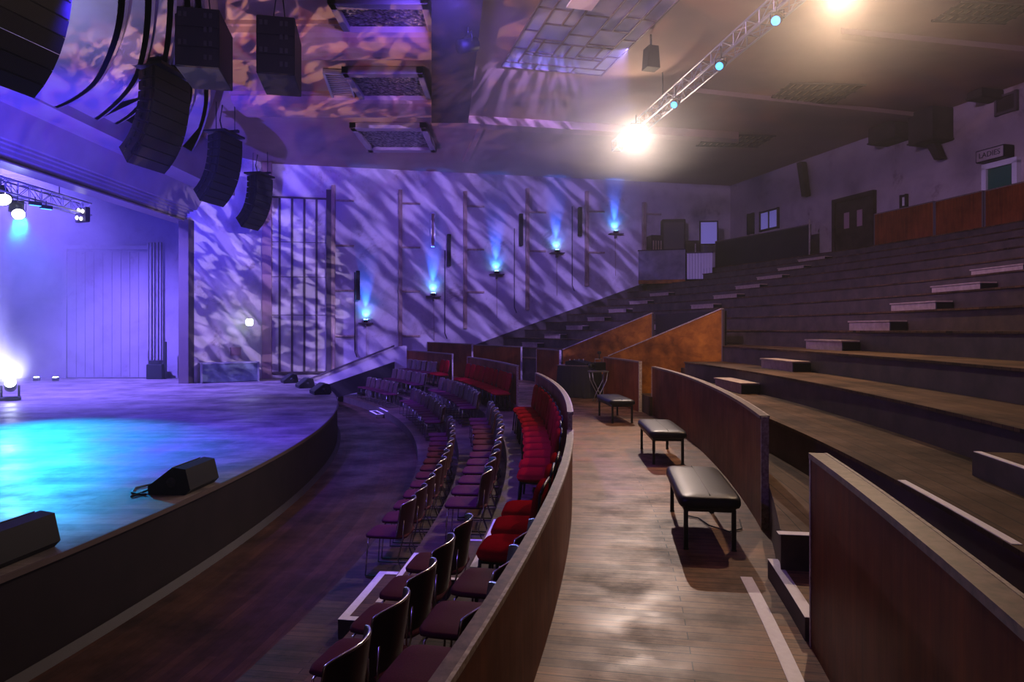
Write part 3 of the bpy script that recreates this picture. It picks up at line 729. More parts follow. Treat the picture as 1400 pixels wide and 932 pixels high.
def doorway(name, label, px0, px1, ytop, zb, leafm, kind):
    a, b = back_pt(px0, ytop, .0), back_pt(px1, ytop, .0); w = (a-b).length; c = (a+b)/2; h = c.z-zb
    r = thing(name, label, 'door', (c.x, c.y, zb), BR); r['kind'] = 'structure'
    m = MB(); m.box((0, .03, h/2), (w, .1, h)); 
    m.build('door_leaf', leafm, r)
    m = MB(); m.box((-w/2, .08, h/2), (.14, .16, h)); m.box((w/2, .08, h/2), (.14, .16, h)); m.box((0, .08, h), (w+.14, .16, .16)); m.build('door_frame', kind, r)
    return r, w, h
r, w, h = doorway('door_1', 'dark double doorway with small glazed panels in the back wall', 1144, 1196, 270, ZT(12), 'beam', 'beam')
m = MB(); [m.box((s*w*.17, .09, h*.62), (w*.13, .02, h*.28)) for s in (-1, 1)]; m.build('door_pane', 'pinkcol', r)
r, w, h = doorway('door_2', 'green door in a white frame under the lit lettered sign', 1351, 1392, 224, ZT(12), 'green', 'white')
a = back_pt(1368, 211, .22); r = thing('lettered_sign', 'dark box sign lettered LADIES over the green door', 'sign', tuple(a), BR)
m = MB(); m.box((0, 0, 0), (.86, .36, .36), bev=.02); m.build('sign_box', 'black', r)
m = MB(); m.box((0, .185, 0), (.8, .012, .29)); m.build('sign_face', 'plaster2', r)
cu = bpy.data.curves.new('lettering', 'FONT'); cu.body = 'LADIES'; cu.size = .21; cu.align_x = 'CENTER'; cu.align_y = 'CENTER'; cu.extrude = .003
cu.materials.append(M['black']); o = bpy.data.objects.new('lettering', cu); COL.objects.link(o)
me_ = bpy.data.meshes.new_from_object(o.evaluated_get(bpy.context.evaluated_depsgraph_get())); bpy.data.objects.remove(o); me_.materials.clear(); me_.materials.append(M['black'])
o = bpy.data.objects.new('lettering', me_); COL.objects.link(o); o.parent = r; o.location = (0, .196, 0); o.rotation_euler = (rad(90), 0, rad(180))
def backframe(name, label, cat, px0, px1, y0, y1, pm, fm, bars=0):
    a, b = back_pt(px0, y1), back_pt(px1, y1); t = back_pt((px0+px1)/2, y0); w = (a-b).length; c = (a+b)/2; h = t.z-back_pt((px0+px1)/2, y1).z; c.z = back_pt((px0+px1)/2, y1).z
    r = thing(name, label, cat, tuple(c), BR)
    m = MB(); m.box((0, .03, h/2), (w, .04, h)); m.build('pane', pm, r)
    m = MB()
    for s in (-1, 1): m.box((s*w/2, .05, h/2), (.07, .1, h+.1)); m.box((0, .05, h/2+s*h/2), (w+.07, .1, .07))
    for i in range(bars): m.box((-w/2+w*(i+1)/(bars+1), .05, h/2), (.05, .08, h))
    m.build('frame', fm, r); return r
backframe('window_1', 'small lit window with one bar in the back wall', 'window', 1041, 1065, 288, 313, 'pane', 'beam', 1)['kind'] = 'structure'
backframe('wall_notice', 'small pale notice above the brown rear parapet', 'notice', 1234, 1241, 268, 283, 'white', 'beam')
for i, (px0, px1, y0, y1, lab) in enumerate([(989, 996, 300, 326, 'dark slim wall speaker by the booth end of the back wall'), (1024, 1031, 293, 319, 'dark slim wall speaker left of the small lit window')]):
    backframe('wall_speaker', lab, 'speaker', px0, px1, y0, y1, 'grille', 'black')
# dark ducts and brackets hanging where the back wall meets the ceiling
for i, (px0, px1, y0, lab) in enumerate([(1214, 1250, 194, 'dark duct end at the top of the back wall, over the first brown parapet'), (1270, 1303, 196, 'largest dark duct end at the top of the back wall'), (1352, 1372, 137, 'short dark duct end above the corner hatch')]):
    a, b = back_pt(px0, y0, .3), back_pt(px1, y0, .3); c = (a+b)/2; w = (a-b).length
    r = thing('ceiling_duct', lab, 'duct', (c.x, c.y, ZC-.01), BR)
    m = MB(); m.box((0, .1, (c.z-ZC)/2), (w, .8, ZC-c.z), bev=.02); m.build('casing', 'beam', r)
    m = MB(); m.box((0, .1, c.z-ZC+.05), (w+.06, .86, .05)); m.build('flange', 'beam', r)
backframe('wall_hatch', 'dark square hatch high on the back wall at the right edge', 'hatch', 1365, 1391, 130, 153, 'beam', 'battens')
for (x0, y0, x1, y1, lab) in [(1284, 196, 1296, 217, 'dark slanted bracket under the largest duct end'), (1103, 222, 1117, 266, 'dark slanted wall bracket left of the rear doorway')]:
    a, b = back_pt(x0, y0, .25), back_pt(x1, y1, .25); m = MB(); d = b-a
    m.prism([(-.14, 0), (.14, 0), (.14+.25, -(a.z-b.z)), (-.1+.25, -(a.z-b.z))], -.12, .12)
    tag(m.build('wall_bracket', 'beam', None, tuple(a), BR+pi), lab, 'bracket')
# control booth at the far end of the tiers
zb = 3.85
pa = at_d(873, 372, 30.0); pb = at_d(937, 372, 29.4); d = (pb-pa); rz = atan2(d.y, d.x); L = sqrt(d.x**2+d.y**2)
r = thing('control_booth', 'grey control booth counter at the top of the far tiers', 'booth', ((pa.x+pb.x)/2, (pa.y+pb.y)/2, zb), rz)
m = MB(); m.box((0, 0, .78), (L, .09, 1.3)); m.build('front_panel', 'booth', r)
m = MB(); m.box((0, -.02, .07), (L, .12, .16)); m.build('kickboard', 'veneer2', r)
m = MB(); m.box((0, .3, 1.45), (L+.05, .7, .05)); m.build('counter', 'beam', r)
m = MB(); m.box((-L/2+.04, .6, .72), (.07, 1.2, 1.44)); m.build('side_panel', 'booth', r)
pa = at_d(939, 376, 29.3); pb = at_d(974, 376, 29.0); d = (pb-pa); L2 = sqrt(d.x**2+d.y**2)
r = thing('booth_panel', 'pale corrugated panel at the right end of the control booth', 'panel', ((pa.x+pb.x)/2, (pa.y+pb.y)/2, 4.0), atan2(d.y, d.x))
m = MB(); [m.box((-L2/2+L2/9*(i+.5), 0, .55), (L2/9-.012, .07, 1.1)) for i in range(9)]; m.build('board', 'white', r)
m = MB(); m.box((0, 0, 1.12), (L2+.06, .12, .05)); m.build('top_rail', 'battens', r)
q = at_d(920, 345, 31.2); r = thing('rear_screen', 'large dark cabinet standing behind the booth counter', 'cabinet', (q.x, q.y, 4.2), rad(-5))
m = MB(); m.box((0, 0, 1.35), (1.05, .5, 2.6), bev=.03); m.build('body', 'beam', r)
m = MB(); m.box((0, -.26, 1.9), (.9, .02, 1.2)); m.build('door', 'battens', r)
q = at_d(895, 345, 31.1); r = thing('equipment_rack', 'dark slatted equipment rack beside the booth cabinet', 'rack', (q.x, q.y, 4.2), rad(10))
m = MB(); m.box((0, 0, .95), (.55, .6, 1.9), bev=.02); m.build('body', 'beam', r)
for i in range(4): m = MB(); m.box((-.18+.12*i, -.31, 1.3), (.05, .02, .7)); m.build('slat', 'timber', r)
q = at_d(946, 345, 31.4); r = thing('equipment_rack', 'low dark equipment rack right of the booth cabinet', 'rack', (q.x, q.y, 4.2), rad(-5))
m = MB(); m.box((0, 0, .85), (.62, .6, 1.7), bev=.02); m.build('body', 'beam', r)
m = MB(); m.box((.1, -.31, 1.35), (.05, .02, .4)); m.build('handle', 'edge', r)
q = at_d(969, 334, 30.5); r = thing('glass_screen', 'pale blue glazed screen right of the control booth', 'screen', (q.x, q.y, 4.2), rad(-6))
h = q.z-4.2; m = MB(); m.box((0, 0, h+.5), (.72, .03, 1.0)); m.build('pane', 'pane', r)
m = MB(); [m.box((s*.38, 0, (h+1.05)/2), (.06, .06, h+1.05)) for s in (-1, 1)]; [m.box((0, 0, h+z), (.76, .06, .06)) for z in (0, 1.02)]; m.build('frame', 'beam', r)

# ================================================================== CEILING
def cbox(name, label, cat, corners, z0, z1, ms, rnd=0, kind=None):
    """straight run between two pixel-picked edges at height z0"""
    a, b = corners; d = b-a; L = sqrt(d.x**2+d.y**2)
    return a, d, L
def rib(label, pxa, pxb, yn, yf, z0=8.3, round_=True, name='ceiling_rib', mm='rib'):
    n, f = at_z((pxa+pxb)/2, yn, z0).y, at_z((pxa+pxb)/2, yf, z0).y
    y = (n+f)/2; xa, xb = (pxa-700)/F*y, (pxb-700)/F*y; w = (f-n)
    m = MB(); prof = [(-w/2, ZC-z0+.02)]+[(-w/2*cos(pi*i/10), (1-sin(pi*i/10)**.6)*(ZC-z0)*.8) for i in range(11)]+[(w/2, ZC-z0+.02)]
    T = Matrix.Rotation(rad(90), 4, 'Z')
    m.prism([(-p[0], p[1]) for p in prof], -(xb-xa)/2, (xb-xa)/2, Matrix.Rotation(rad(-90), 4, 'Z') )
    for t in (-w/2-.06, w/2+.06): m.box((0, t, ZC-z0-.04), (xb-xa, .12, .1))
    o = m.build(name, mm, None, ((xa+xb)/2, y, z0), 0, 'structure'); o['label'] = label; return o
rib('rounded pink ceiling rib above the middle coffer', 300, 612, 52, 90)
rib('rounded pink ceiling rib nearer the far wall', 330, 605, 143, 166)
rib('rounded pink ceiling rib nearest the camera', 250, 615, -150, -40)
def flatbeam(label, pts, z0, mm='beam'):
    m = MB(); P = [at_z(x, y, z0) for x, y in pts]; c = sum(P, Vector())/len(P)
    quad(m, [(p.x-c.x, p.y-c.y) for p in P], 0, ZC-z0+.02); o = m.build('ceiling_beam', mm, None, (c.x, c.y, z0), 0, 'structure'); o['label'] = label; return o
flatbeam('broad dark ceiling beam running away beside the coffers', [(590, -60), (668, -60), (640, 168), (590, 168)], 8.25)
flatbeam('long cross beam over the far part of the ceiling', [(600, 166), (1010, 190), (1010, 196), (600, 174)], 8.4, 'rib')
flatbeam('shallow brown ceiling beam on the right side', [(930, 124), (1400, 175), (1400, 186), (930, 131)], 8.52, 'ceil')
flatbeam('shallow brown ceiling beam further right', [(1150, 46), (1500, 80), (1500, 96), (1150, 54)], 8.52, 'ceil')
flatbeam('faint ceiling moulding on the purple lit part', [(655, 175), (662, 175), (640, 222), (632, 222)], 8.55, 'rib')
def coffer(label, x0, x1, y0, y1):
    a, b = at_z((x0+x1)/2, y0, 8.5).y, at_z((x0+x1)/2, y1, 8.5).y; y = (a+b)/2; xa, xb = (x0-700)/F*y, (x1-700)/F*y
    w, d = xb-xa, b-a
    r = thing('ceiling_coffer', label, 'ceiling panel', ((xa+xb)/2, y, 8.45), 0, 'ornate coffers in the ceiling')
    m = MB(); m.box((0, 0, .13), (w*.84, d*.78, .04)); m.build('grille', 'ornate', r)
    m = MB()
    for s in (-1, 1):
        m.box((s*w*.46, 0, .1), (w*.08, d, .2), bev=.02); m.box((0, s*d*.44, .1), (w, d*.12, .2), bev=.02)
    m.build('frame', 'cove', r)
coffer('ornate ceiling coffer above the nearest pink rib', 466, 594, 2, 64)
coffer('ornate ceiling coffer between the two pink ribs', 482, 586, 98, 141)
coffer('ornate ceiling coffer beyond the far pink rib', 492, 590, 173, 207)
p = at_z(465, 120, 8.5); r = thing('ceiling_vent', 'silver slatted ceiling vent between the hanging speakers and the coffer', 'vent', (p.x, p.y, 8.5), rad(8))
m = MB(); [m.box((0, -.9+.15*i, .05), (.56, .07, .04)) for i in range(13)]; m.build('slat', 'chrome', r)
m = MB(); [m.box((s*.31, 0, .06), (.06, 2.0, .12)) for s in (-1, 1)]; [m.box((0, s*1., .06), (.66, .06, .12)) for s in (-1, 1)]; m.build('frame', 'steel', r)
# leaded laylight
q = [at_z(720, 0, 8.58), at_z(893, 0, 8.58), at_z(822, 103, 8.58), at_z(686, 90, 8.58)]
c = (q[2]+q[3])/2; ax = (q[2]-q[3]).normalized(); ay = ((q[0]-q[3])+(q[1]-q[2])).normalized(); W = (q[2]-q[3]).length; D = 6.2
rz = atan2(ax.y, ax.x); yl = Vector((-sin(rz), cos(rz), 0)); 
r = thing('leaded_laylight', 'leaded glass ceiling light with a maze of grey strips', 'ceiling light', (c.x-yl.x*D/2, c.y-yl.y*D/2, 8.56), rz)
m = MB(); m.box((0, 0, .04), (W, D, .03)); m.build('glass', 'glass', r)
m = MB(); hw = W/2
def strip(x0, y0, x1, y1, w=.035):
    m.box(((x0+x1)/2, D/2-(y0+y1)/2, .012), (abs(x1-x0)+w, abs(y1-y0)+w, .03))
for (x0, y0, x1, y1) in [(-hw, 0, hw, 0), (-hw, 0, -hw, D), (hw, 0, hw, D), (-hw, .35, hw, .35), (-hw+.35, .35, -hw+.35, D), (hw-.35, .35, hw-.35, D), (-.3, .9, -.3, D), (.3, .9, .3, D),
        (-hw+.35, .9, hw-.35, .9), (-hw+.35, 1.05, -.3, 1.05), (.3, 1.05, hw-.35, 1.05), (-hw+.35, 1.65, hw-.35, 1.65), (-hw+.35, 1.8, -.3, 1.8), (.3, 1.8, hw-.35, 1.8), (-.75, .9, -.75, 1.8), (.75, .9, .75, 1.8),
        (-hw+.35, 2.6, -.3, 2.6), (.3, 2.6, hw-.35, 2.6), (-.6, 2.6, -.6, D), (.6, 2.6, .6, D), (-hw, 1.2, -hw+.35, 1.2), (hw-.35, 1.2, hw, 1.2), (-hw, 2.2, -hw+.35, 2.2), (hw-.35, 2.2, hw, 2.2), (-.3, 2.2, .3, 2.2), (-.3, 3.2, .3, 3.2), (-hw, 3.3, -.6, 3.3), (.6, 3.3, hw, 3.3),
        (-.5, 0, -.5, .35), (.5, 0, .5, .35), (0, .9, 0, 1.65)]: strip(x0, y0, x1, y1)
m.build('lead_strips', 'lead', r)
p = at_z(803, -2, 8.5); m = MB(); m.box((0, 0, 0), (.55, 1.0, .04)); tag(m.build('ceiling_board', 'white', None, (p.x, p.y, 8.53), rz), 'plain white board covering part of the leaded ceiling light', 'board')
for i, (x0, x1, y0, y1, lab) in enumerate([(960, 1050, 185, 200, 'faint latticed ceiling vent behind the bright lamp'), (1060, 1165, 115, 140, 'faint latticed ceiling vent over the right tiers'), (1290, 1400, 5, 30, 'faint latticed ceiling vent at the upper right')]):
    a, b = at_z((x0+x1)/2, y0, 8.6), at_z((x0+x1)/2, y1, 8.6); y = (a.y+b.y)/2; w = (x1-x0)/F*y; d = abs(b.y-a.y)
    r = thing('latticed_vent', lab, 'vent', (((x0+x1)/2-700)/F*y, y, 8.58), rad(4))
    m = MB(); [m.box((-w/2+w*(k+.5)/10, 0, .03), (w/10*.6, d, .03)) for k in range(10)]; [m.box((0, -d/2+d*k/3, .02), (w, .06, .04)) for k in range(4)]; m.build('lattice', 'beam', r)
# stepped sounding boards over the front of the stage
L1 = [(-30, 143), (20, 149), (60, 152), (95, 141), (130, 117), (152, 80), (168, 30), (172, -40), (165, -140)]
L2 = [(-30, 185), (50, 184), (92, 183), (130, 166), (163, 140), (186, 112), (198, 80), (206, 30), (208, -50), (202, -140)]
L3 = [(-30, 190), (100, 188), (140, 179), (180, 158), (212, 122), (228, 85), (236, 30), (238, -50), (230, -140)]
L4 = [(-30, 238), (160, 228), (200, 217), (235, 190), (258, 150), (264, 110), (262, 50), (258, -40), (250, -140)]
L5 = [(-30, 246), (170, 243), (212, 243), (245, 230), (268, 195), (283, 150), (284, 105), (279, 50), (272, -40), (264, -140)]
zz = [7.15, 7.35, 7.5, 7.75, 7.9, ZC]
for i, line in enumerate((L1, L2, L3, L4, L5)):
    P = [at_z(x, y, zz[i]) for x, y in line]
    Q = []                                      # smooth the edge
    for k in range(len(P)-1):
        a, b, c2, d2 = P[max(k-1, 0)], P[k], P[k+1], P[min(k+2, len(P)-1)]
        for s in range(6):
            t = s/6; Q.append(.5*((2*b)+(c2-a)*t+(2*a-5*b+4*c2-d2)*t*t+(3*b-a-3*c2+d2)*t**3))
    Q.append(P[-1])
    hgt = zz[i+1]-zz[i]+.25
    prof = [(-.1, 0), (0, .0), (.05, .02), (.05, .07), (0, .09), (.0, .11)]+[(.3*sin(pi*k/8*.5)*1.0, .11+(hgt-.11)*k/8) for k in range(1, 9)]
    m = MB(); nQ = len(Q); vs = []
    for k in range(nQ):
        t = (Q[min(k+1, nQ-1)]-Q[max(k-1, 0)]).normalized(); nrm = Vector((-t.y, t.x, 0))
        if nrm.x+nrm.y*.3 < 0: nrm = -nrm
        vs += [Vector((Q[k].x, Q[k].y, zz[i]+pz))+nrm*po for po, pz in prof]
    np_ = len(prof)
    for k in range(nQ-1):
        for j in range(np_-1): m.add([vs[k*np_+j], vs[(k+1)*np_+j], vs[(k+1)*np_+j+1], vs[k*np_+j+1]], [(0, 1, 2, 3)], None, 0, False)
    m.add([(q_.x, q_.y, zz[i]) for q_ in Q]+[(-13.5, Q[-1].y, zz[i]), (-13.5, Q[0].y, zz[i])], [tuple(range(nQ+2))])
    o = m.build('sounding_board', 'cove', kind='structure'); o['label'] = '%s curved plaster sounding board over the stage front, counted from below' % ORD[i+1]

# ================================================================== HANGING AUDIO
def line_array(label, px, ytop, d, n=9, sc=1., yaw=-12):
    p = at_d(px, ytop, d)
    r = thing('line_array', label, 'speaker', tuple(p), rad(yaw), 'curved speaker hangs over the stage front')
    a = rad(-3); pos = Vector((0, 0, -.1)); h = .235*sc
    for i in range(n):
        a += rad(2.0+i*.85)
        T = Matrix.Translation(pos) @ Matrix.Rotation(a, 4, 'Y')
        m = MB(); m.add([(.0, -.55*sc, 0), (.0, .55*sc, 0), (0, .55*sc, -h), (0, -.55*sc, -h), (-.5*sc, -.4*sc, -.03), (-.5*sc, .4*sc, -.03), (-.5*sc, .4*sc, -h+.03), (-.5*sc, -.4*sc, -h+.03)],
              [(0, 1, 5, 4), (3, 7, 6, 2), (1, 2, 6, 5), (0, 4, 7, 3), (4, 5, 6, 7), (0, 3, 2, 1)], None, 0, False, T)
        g = MB(); g.box((.006, 0, -h/2), (.012, 1.08*sc, h-.02), 0, 0, T)
        for s in (-1, 1):
            m.box((-.06, s*.545*sc, -h/2), (.05, .03, h*.8), 0, 2, T); m.box((-.3*sc, s*.485*sc, -h/2), (.05, .03, h*.5), 0, 2, T)
        bx_ = m.build('speaker_box', ['black', 'grille', 'blackm'], r); g.build('grille', 'grille', bx_)
        pos = T @ Vector((0, 0, -h-.006))
    m = MB(); m.box((-.22, 0, -.03), (.7*sc, 1.0*sc, .06)); m.box((-.25, 0, .04), (1.0, .08, .08)); m.build('flying_frame', 'blackm', r)
    top = ZC-p.z
    for x in (-.5, .12): m = MB(); m.tube([(x, 0, .05), (x, 0, top)], .012, 6); m.build('hoist_chain', 'blackm', r)
    m = MB(); m.tube([(-.4, .2, 0), (-.55, .25, top*.5), (-.5, .3, top)], .02, 6); m.build('signal_cable', 'cable', r)
line_array('nearest and largest speaker hang, cut off by the top left corner', 52, -108, 8.9, 9, 1.0)
line_array('second speaker hang from the camera, below the sounding boards', 236, 95, 14.6)
line_array('third speaker hang from the camera, partly lit', 316, 182, 20.3)
line_array('farthest speaker hang, next to the patterned far wall', 362, 238, 26.2)
def subhang(label, px, ytop, d, w=.75):
    p = at_d(px, ytop, d); rz = rad(11.5); hh = 1.08
    r = thing('subwoofer_hang', label, 'speaker', tuple(p), rz, 'square bass speaker hangs')
    m = MB(); m.box((-w/2, .6, -hh/2), (w, 1.2, hh), bev=.015); cb_ = m.build('cabinet', 'black', r)
    for k in range(3):
        m = MB(); m.box((-w/2, -.008, -hh/6-k*hh/3), (w-.04, .016, hh/3-.03)); m.build('grille', 'grille', cb_)
    for k in range(4):
        for s in ((-.18,) if k % 2 else (-.18, -w+.14)):
            m = MB(); m.box((s-.06, -.02, -.14-k*.25), (.05, .012, .09)); m.box((s+.03, -.02, -.14-k*.25), (.05, .012, .09)); m.build('port', 'cable', cb_)
    m = MB(); m.box((-w/2, .6, .03), (w*.5, .9, .06)); m.build('flying_frame', 'blackm', r)
    for s in (-1, 1): m = MB(); m.tube([(-w/2+s*.12, .5, .05), (-w/2+s*.02, .55, ZC-p.z)], .012, 6); m.build('hoist_chain', 'blackm', r)
subhang('left of two square black bass hangs near the ceiling', 300, 13, 12.4)
subhang('right of two square black bass hangs near the ceiling', 403, 24, 12.7, .68)
p = at_z(640, 60, 7.9); r = thing('ceiling_lamp_head', 'small black lamp head hanging from the dark ceiling beam', 'lamp', tuple(p), rad(30))
m = MB(); m.cyl((-.2, 0, -.1), (.2, .05, .05), .15, 12); m.build('housing', 'black', r); m = MB(); m.tube([(0, -.18, 0), (0, -.18, .2), (0, .18, .2), (0, .18, 0)], .02, 6); m.tube([(0, 0, .2), (0, 0, .36)], .02, 6); m.build('yoke', 'blackm', r)
p = at_z(890, 80, 8.1); r = thing('ceiling_speaker', 'small grey speaker hanging under the hazy ceiling by the truss', 'speaker', tuple(p), rad(15))
m = MB(); m.prism([(-.16, -.25), (.16, -.25), (.12, .25), (-.12, .25)], -.15, .15); m.build('cabinet', 'black', r); m = MB(); m.tube([(0, 0, .25), (0, 0, ZC-p.z)], .025, 6); m.build('drop_rod', 'blackm', r)

# ================================================================== TRUSSES AND LAMPS
def truss(label, a, b, w=.3, bay=.5, ms='steel', name='lighting_truss'):
    d = b-a; L = d.length; u = d/L; s = Vector((-u.y, u.x, 0)).normalized(); up = Vector((0, 0, 1))
    r = thing(name, label, 'truss', tuple(a))
    cs = [s*w/2+up*w/2, s*-w/2+up*w/2, s*-w/2-up*w/2, s*w/2-up*w/2]
    m = MB(); [m.tube([c, c+d], .025, 8) for c in cs]; m.build('main_tubes', ms, r)
    m = MB(); n = int(L/bay)
    for k in range(n):
        p, q = u*(L*k/n), u*(L*(k+1)/n)
        for f in range(4):
            c1, c2 = cs[f], cs[(f+1) % 4]; m.tube([c1+p, c2+q] if k % 2 else [c2+p, c1+q], .011, 5); m.tube([c1+p, c2+p], .011, 5)
    m.build('lacing', ms, r)
    m = MB(); 
    for t in (.25, .75): m.tube([u*L*t+up*w/2, u*L*t+up*(ZC-a.z)], .015, 6)
    m.build('hoist_wire', 'blackm', r); return r
ta, tb = at_z(843, 200, 7.75), at_z(1075, 0, 7.75)
tdir = (tb-ta).normalized(); truss('long grey lighting truss under the hazy ceiling at the upper right', ta, tb+tdir*6)
def aim(o, tgt):
    o.rotation_euler = (Vector(tgt)-o.location).to_track_quat('-Z', 'Y').to_euler()
def lamp(name, label, p, tgt, rad_=.13, ln=.34, lens='lampw', group=None, hang=.3):
    """can lamp: body along -z of the root, yoke up to the truss"""
    r = thing(name, label, 'lamp', tuple(p), 0, group); aim(r, tgt)
    m = MB(); m.cyl((0, 0, ln), (0, 0, .0), rad_, 18); m.cyl((0, 0, 0), (0, 0, -.03), rad_*1.08, 18); hs = m.build('housing', 'black', r)
    m = MB(); m.cyl((0, 0, -.031), (0, 0, -.036), rad_*.92, 18); m.build('lens', lens, hs)
    iv = r.rotation_euler.to_matrix().inverted(); up = iv @ Vector((0, 0, 1))
    m = MB(); b = Vector((0, 0, ln*.5)); x = Vector((rad_+.03, 0, 0)); m.tube([b+x, b+x+up*(rad_+.06), b-x+up*(rad_+.06), b-x], .013, 6); m.tube([b+up*(rad_+.06), b+up*(rad_+hang)], .015, 6); m.build('yoke', 'blackm', r)
    return r
KEY = at_z(870, 178, 7.42); KEY2 = at_z(1150, -14, 7.5)
lamp('profile_lamp', 'blazing white lamp at the far end of the long truss', KEY, (1.6, 4, 0), .11)
lamp('profile_lamp', 'blazing warm lamp cut off by the top edge of the frame', KEY2, (3.5, 5.5, 0.5), .13)
for i, (px, py, lab) in enumerate([(922, 143, 'cyan par lamp on the truss nearest the white lamp'), (984, 90, 'middle cyan par lamp on the long truss'), (1061, 28, 'cyan par lamp on the truss nearest the top edge')]):
    p = at_z(px, py, 7.35); lamp('par_lamp', lab, p, (p.x-5.2, p.y-8, 2.2), .085, .2, 'lampc', 'cyan par lamps on the long truss')
sa, sb = at_z(-60, 236, 5.6), at_z(106, 283, 5.6)
truss('short dark lighting truss inside the stage opening', sa, sb+(sb-sa).normalized()*.4, .36, .45, 'steel')
MH = at_z(25, 292, 4.98); POOL = at_z(105, 592, ZS)
r = lamp('moving_head', 'moving head lamp throwing the cyan beam onto the stage', MH, POOL, .16, .36, 'lamps', None, .4)
m = MB(); m.box((0, 0, .42), (.34, .34, .12), bev=.02); m.build('base_box', 'black', r)
p = at_z(4, 272, 5.3); lamp('moving_head', 'moving head lamp cut off by the left edge of the frame', p, (-9, 15, 0), .2, .36, 'lampm', None, .3)
p = at_d(108.5, 293, 20.9); r = thing('four_lamp_blinder', 'square cluster of four small white lamps at the truss end', 'lamp', tuple(p), rad(-25))
m = MB(); m.box((0, .1, 0), (.5, .14, .46), bev=.02); m.build('housing', 'black', r)
for sx in (-1, 1):
    for sz in (-1, 1): m = MB(); m.cyl((sx*.1+sz*.04, .02, sz*.11-sx*.02), (sx*.1+sz*.04, -.0, sz*.11-sx*.02), .055, 14); m.build('bulb', 'lampm', r)
m = MB(); m.tube([(0, .1, .2), (0, .1, .35)], .02, 6); m.build('clamp', 'blackm', r)
for i, (px, py, lab) in enumerate([(48, 279, 'left of two blue light bars under the stage truss'), (63, 284, 'right of two blue light bars under the stage truss')]):
    p = at_z(px, py, 5.25); r = thing('light_bar', lab, 'lamp', tuple(p), rad(90-35), 'blue light bars on the stage truss')
    m = MB(); m.box((0, 0, .02), (.3, .09, .1), bev=.01); m.build('housing', 'black', r); m = MB(); m.box((0, 0, -.035), (.27, .07, .012)); m.build('lens', 'led', r); m = MB(); m.tube([(0, 0, .06), (0, 0, .2)], .012, 6); m.build('clamp', 'blackm', r)
FL = at_z(14, 547, ZS)
r = thing('floor_lamp', 'blazing white lamp standing on the stage floor', 'lamp', tuple(FL), rad(35))
m = MB(); m.box((0, 0, .05), (.5, .36, .1), bev=.02); m.build('base_box', 'black', r)
m = MB(); m.tube([(-.2, 0, .1), (-.2, 0, .42)], .03, 8); m.tube([(.2, 0, .1), (.2, 0, .42)], .03, 8); m.build('yoke', 'black', r)
m = MB(); m.cyl((0, .16, .36), (0, -.12, .5), .15, 18); m.build('head', 'black', r)
m = MB(); m.cyl((0, -.122, .501), (0, -.13, .505), .13, 18); m.build('lens', 'lamps', r)
for i, (px, py) in enumerate(((50, 517), (76, 516))):
    p = at_d(px, py, 26.5); p.z = ZS; r = thing('floor_uplighter', ['left', 'right'][i]+' of two tiny floor lights at the back of the stage', 'lamp', tuple(p), 0, 'tiny floor lights at the back of the stage')
    m = MB(); m.cyl((0, 0, 0), (0, 0, .14), .12); m.build('housing', 'black', r); m = MB(); m.cyl((0, 0, .14), (0, 0, .15), .09); m.build('lens', 'lamps', r)
# stage furniture
def wedge(label, x, y, rz, s=1., cable=False):
    r = thing('stage_monitor', label, 'speaker', (x, y, ZS), rz, 'wedge monitors on the stage edge')
    L = .72*s; pr = [(-.26*s, 0), (.2*s, 0), (.26*s, .06*s), (.2*s, .31*s), (.06*s, .33*s), (-.27*s, .1*s)]
    m = MB(); m.prism(pr, -L/2, L/2); cb_ = m.build('cabinet', 'black', r)
    m = MB(); a, b = Vector((-.262*s, 0, .105*s)), Vector((.05*s, 0, .335*s)); nv = Vector((-(b.z-a.z), 0, b.x-a.x)).normalized()*.008
    m.prism([(a.x+.02, a.z+.012), (b.x-.02, b.z-.01), (b.x-.02+nv.x, b.z-.01+nv.z), (a.x+.02+nv.x, a.z+.012+nv.z)], -L/2+.03, L/2-.03); m.build('grille', 'grille', cb_)
    for sy in (-1, 1): m = MB(); m.cyl((.02*s, sy*L/2, .15*s), (.02*s, sy*(L/2+.004), .15*s), .06*s, 14); m.build('side_cup', 'cable', cb_)
    return r
wedge('nearest wedge monitor on the stage edge, cut off at the left', -4.45, 5.95, rad(-6), 1.0)
wedge('wedge monitor on the stage edge with a looped cable', -4.12, 8.6, rad(-3), 1.0)
for px, py, lab in [(448, 538, 'nearest of three small far wedge monitors at the stage corner'), (426, 529.5, 'middle of three small far wedge monitors at the stage corner'), (404, 523, 'farthest of three small wedge monitors at the stage corner')]:
    p = at_z(px, py, ZS); wedge(lab, p.x-.22, p.y, rad(28), 1.0)
m = MB(); m.tube([(-4.42, 8.2, ZS+.02), (-4.4, 8.2, ZS+.015), (-4.62, 8.3, ZS+.015), (-4.72, 8.55, ZS+.015), (-4.6, 8.75, ZS+.02), (-4.48, 8.7, ZS+.015), (-4.46, 8.4, ZS+.03), (-4.52, 8.1, ZS+.015)], .014, 6)
tag(m.build('cable_loop', 'cable'), 'black cable looped beside the second wedge monitor on the stage', 'cable')
p = at_d(316, 517, 26.1); r = thing('flight_case', 'long blue grey case standing below the wall lamp', 'case', (p.x, p.y-.15, ZS), atan2((PB-PA).y, (PB-PA).x)*.6)
m = MB(); m.box((0, 0, .36), (2.0, .5, .7), bev=.02); m.build('body', 'case', r)
m = MB(); m.box((0, 0, .73), (2.06, .56, .05)); m.build('lid', 'steel', r)
for s in (-1, 1): m = MB(); m.box((s*1.0, -.2, .36), (.06, .16, .72)); m.build('end_frame', 'steel', r)
p = at_d(341, 440, 26.7); r = thing('wall_lamp', 'pale green glowing lamp on the proscenium side wall', 'lamp', (p.x, p.y, p.z), rad(40))
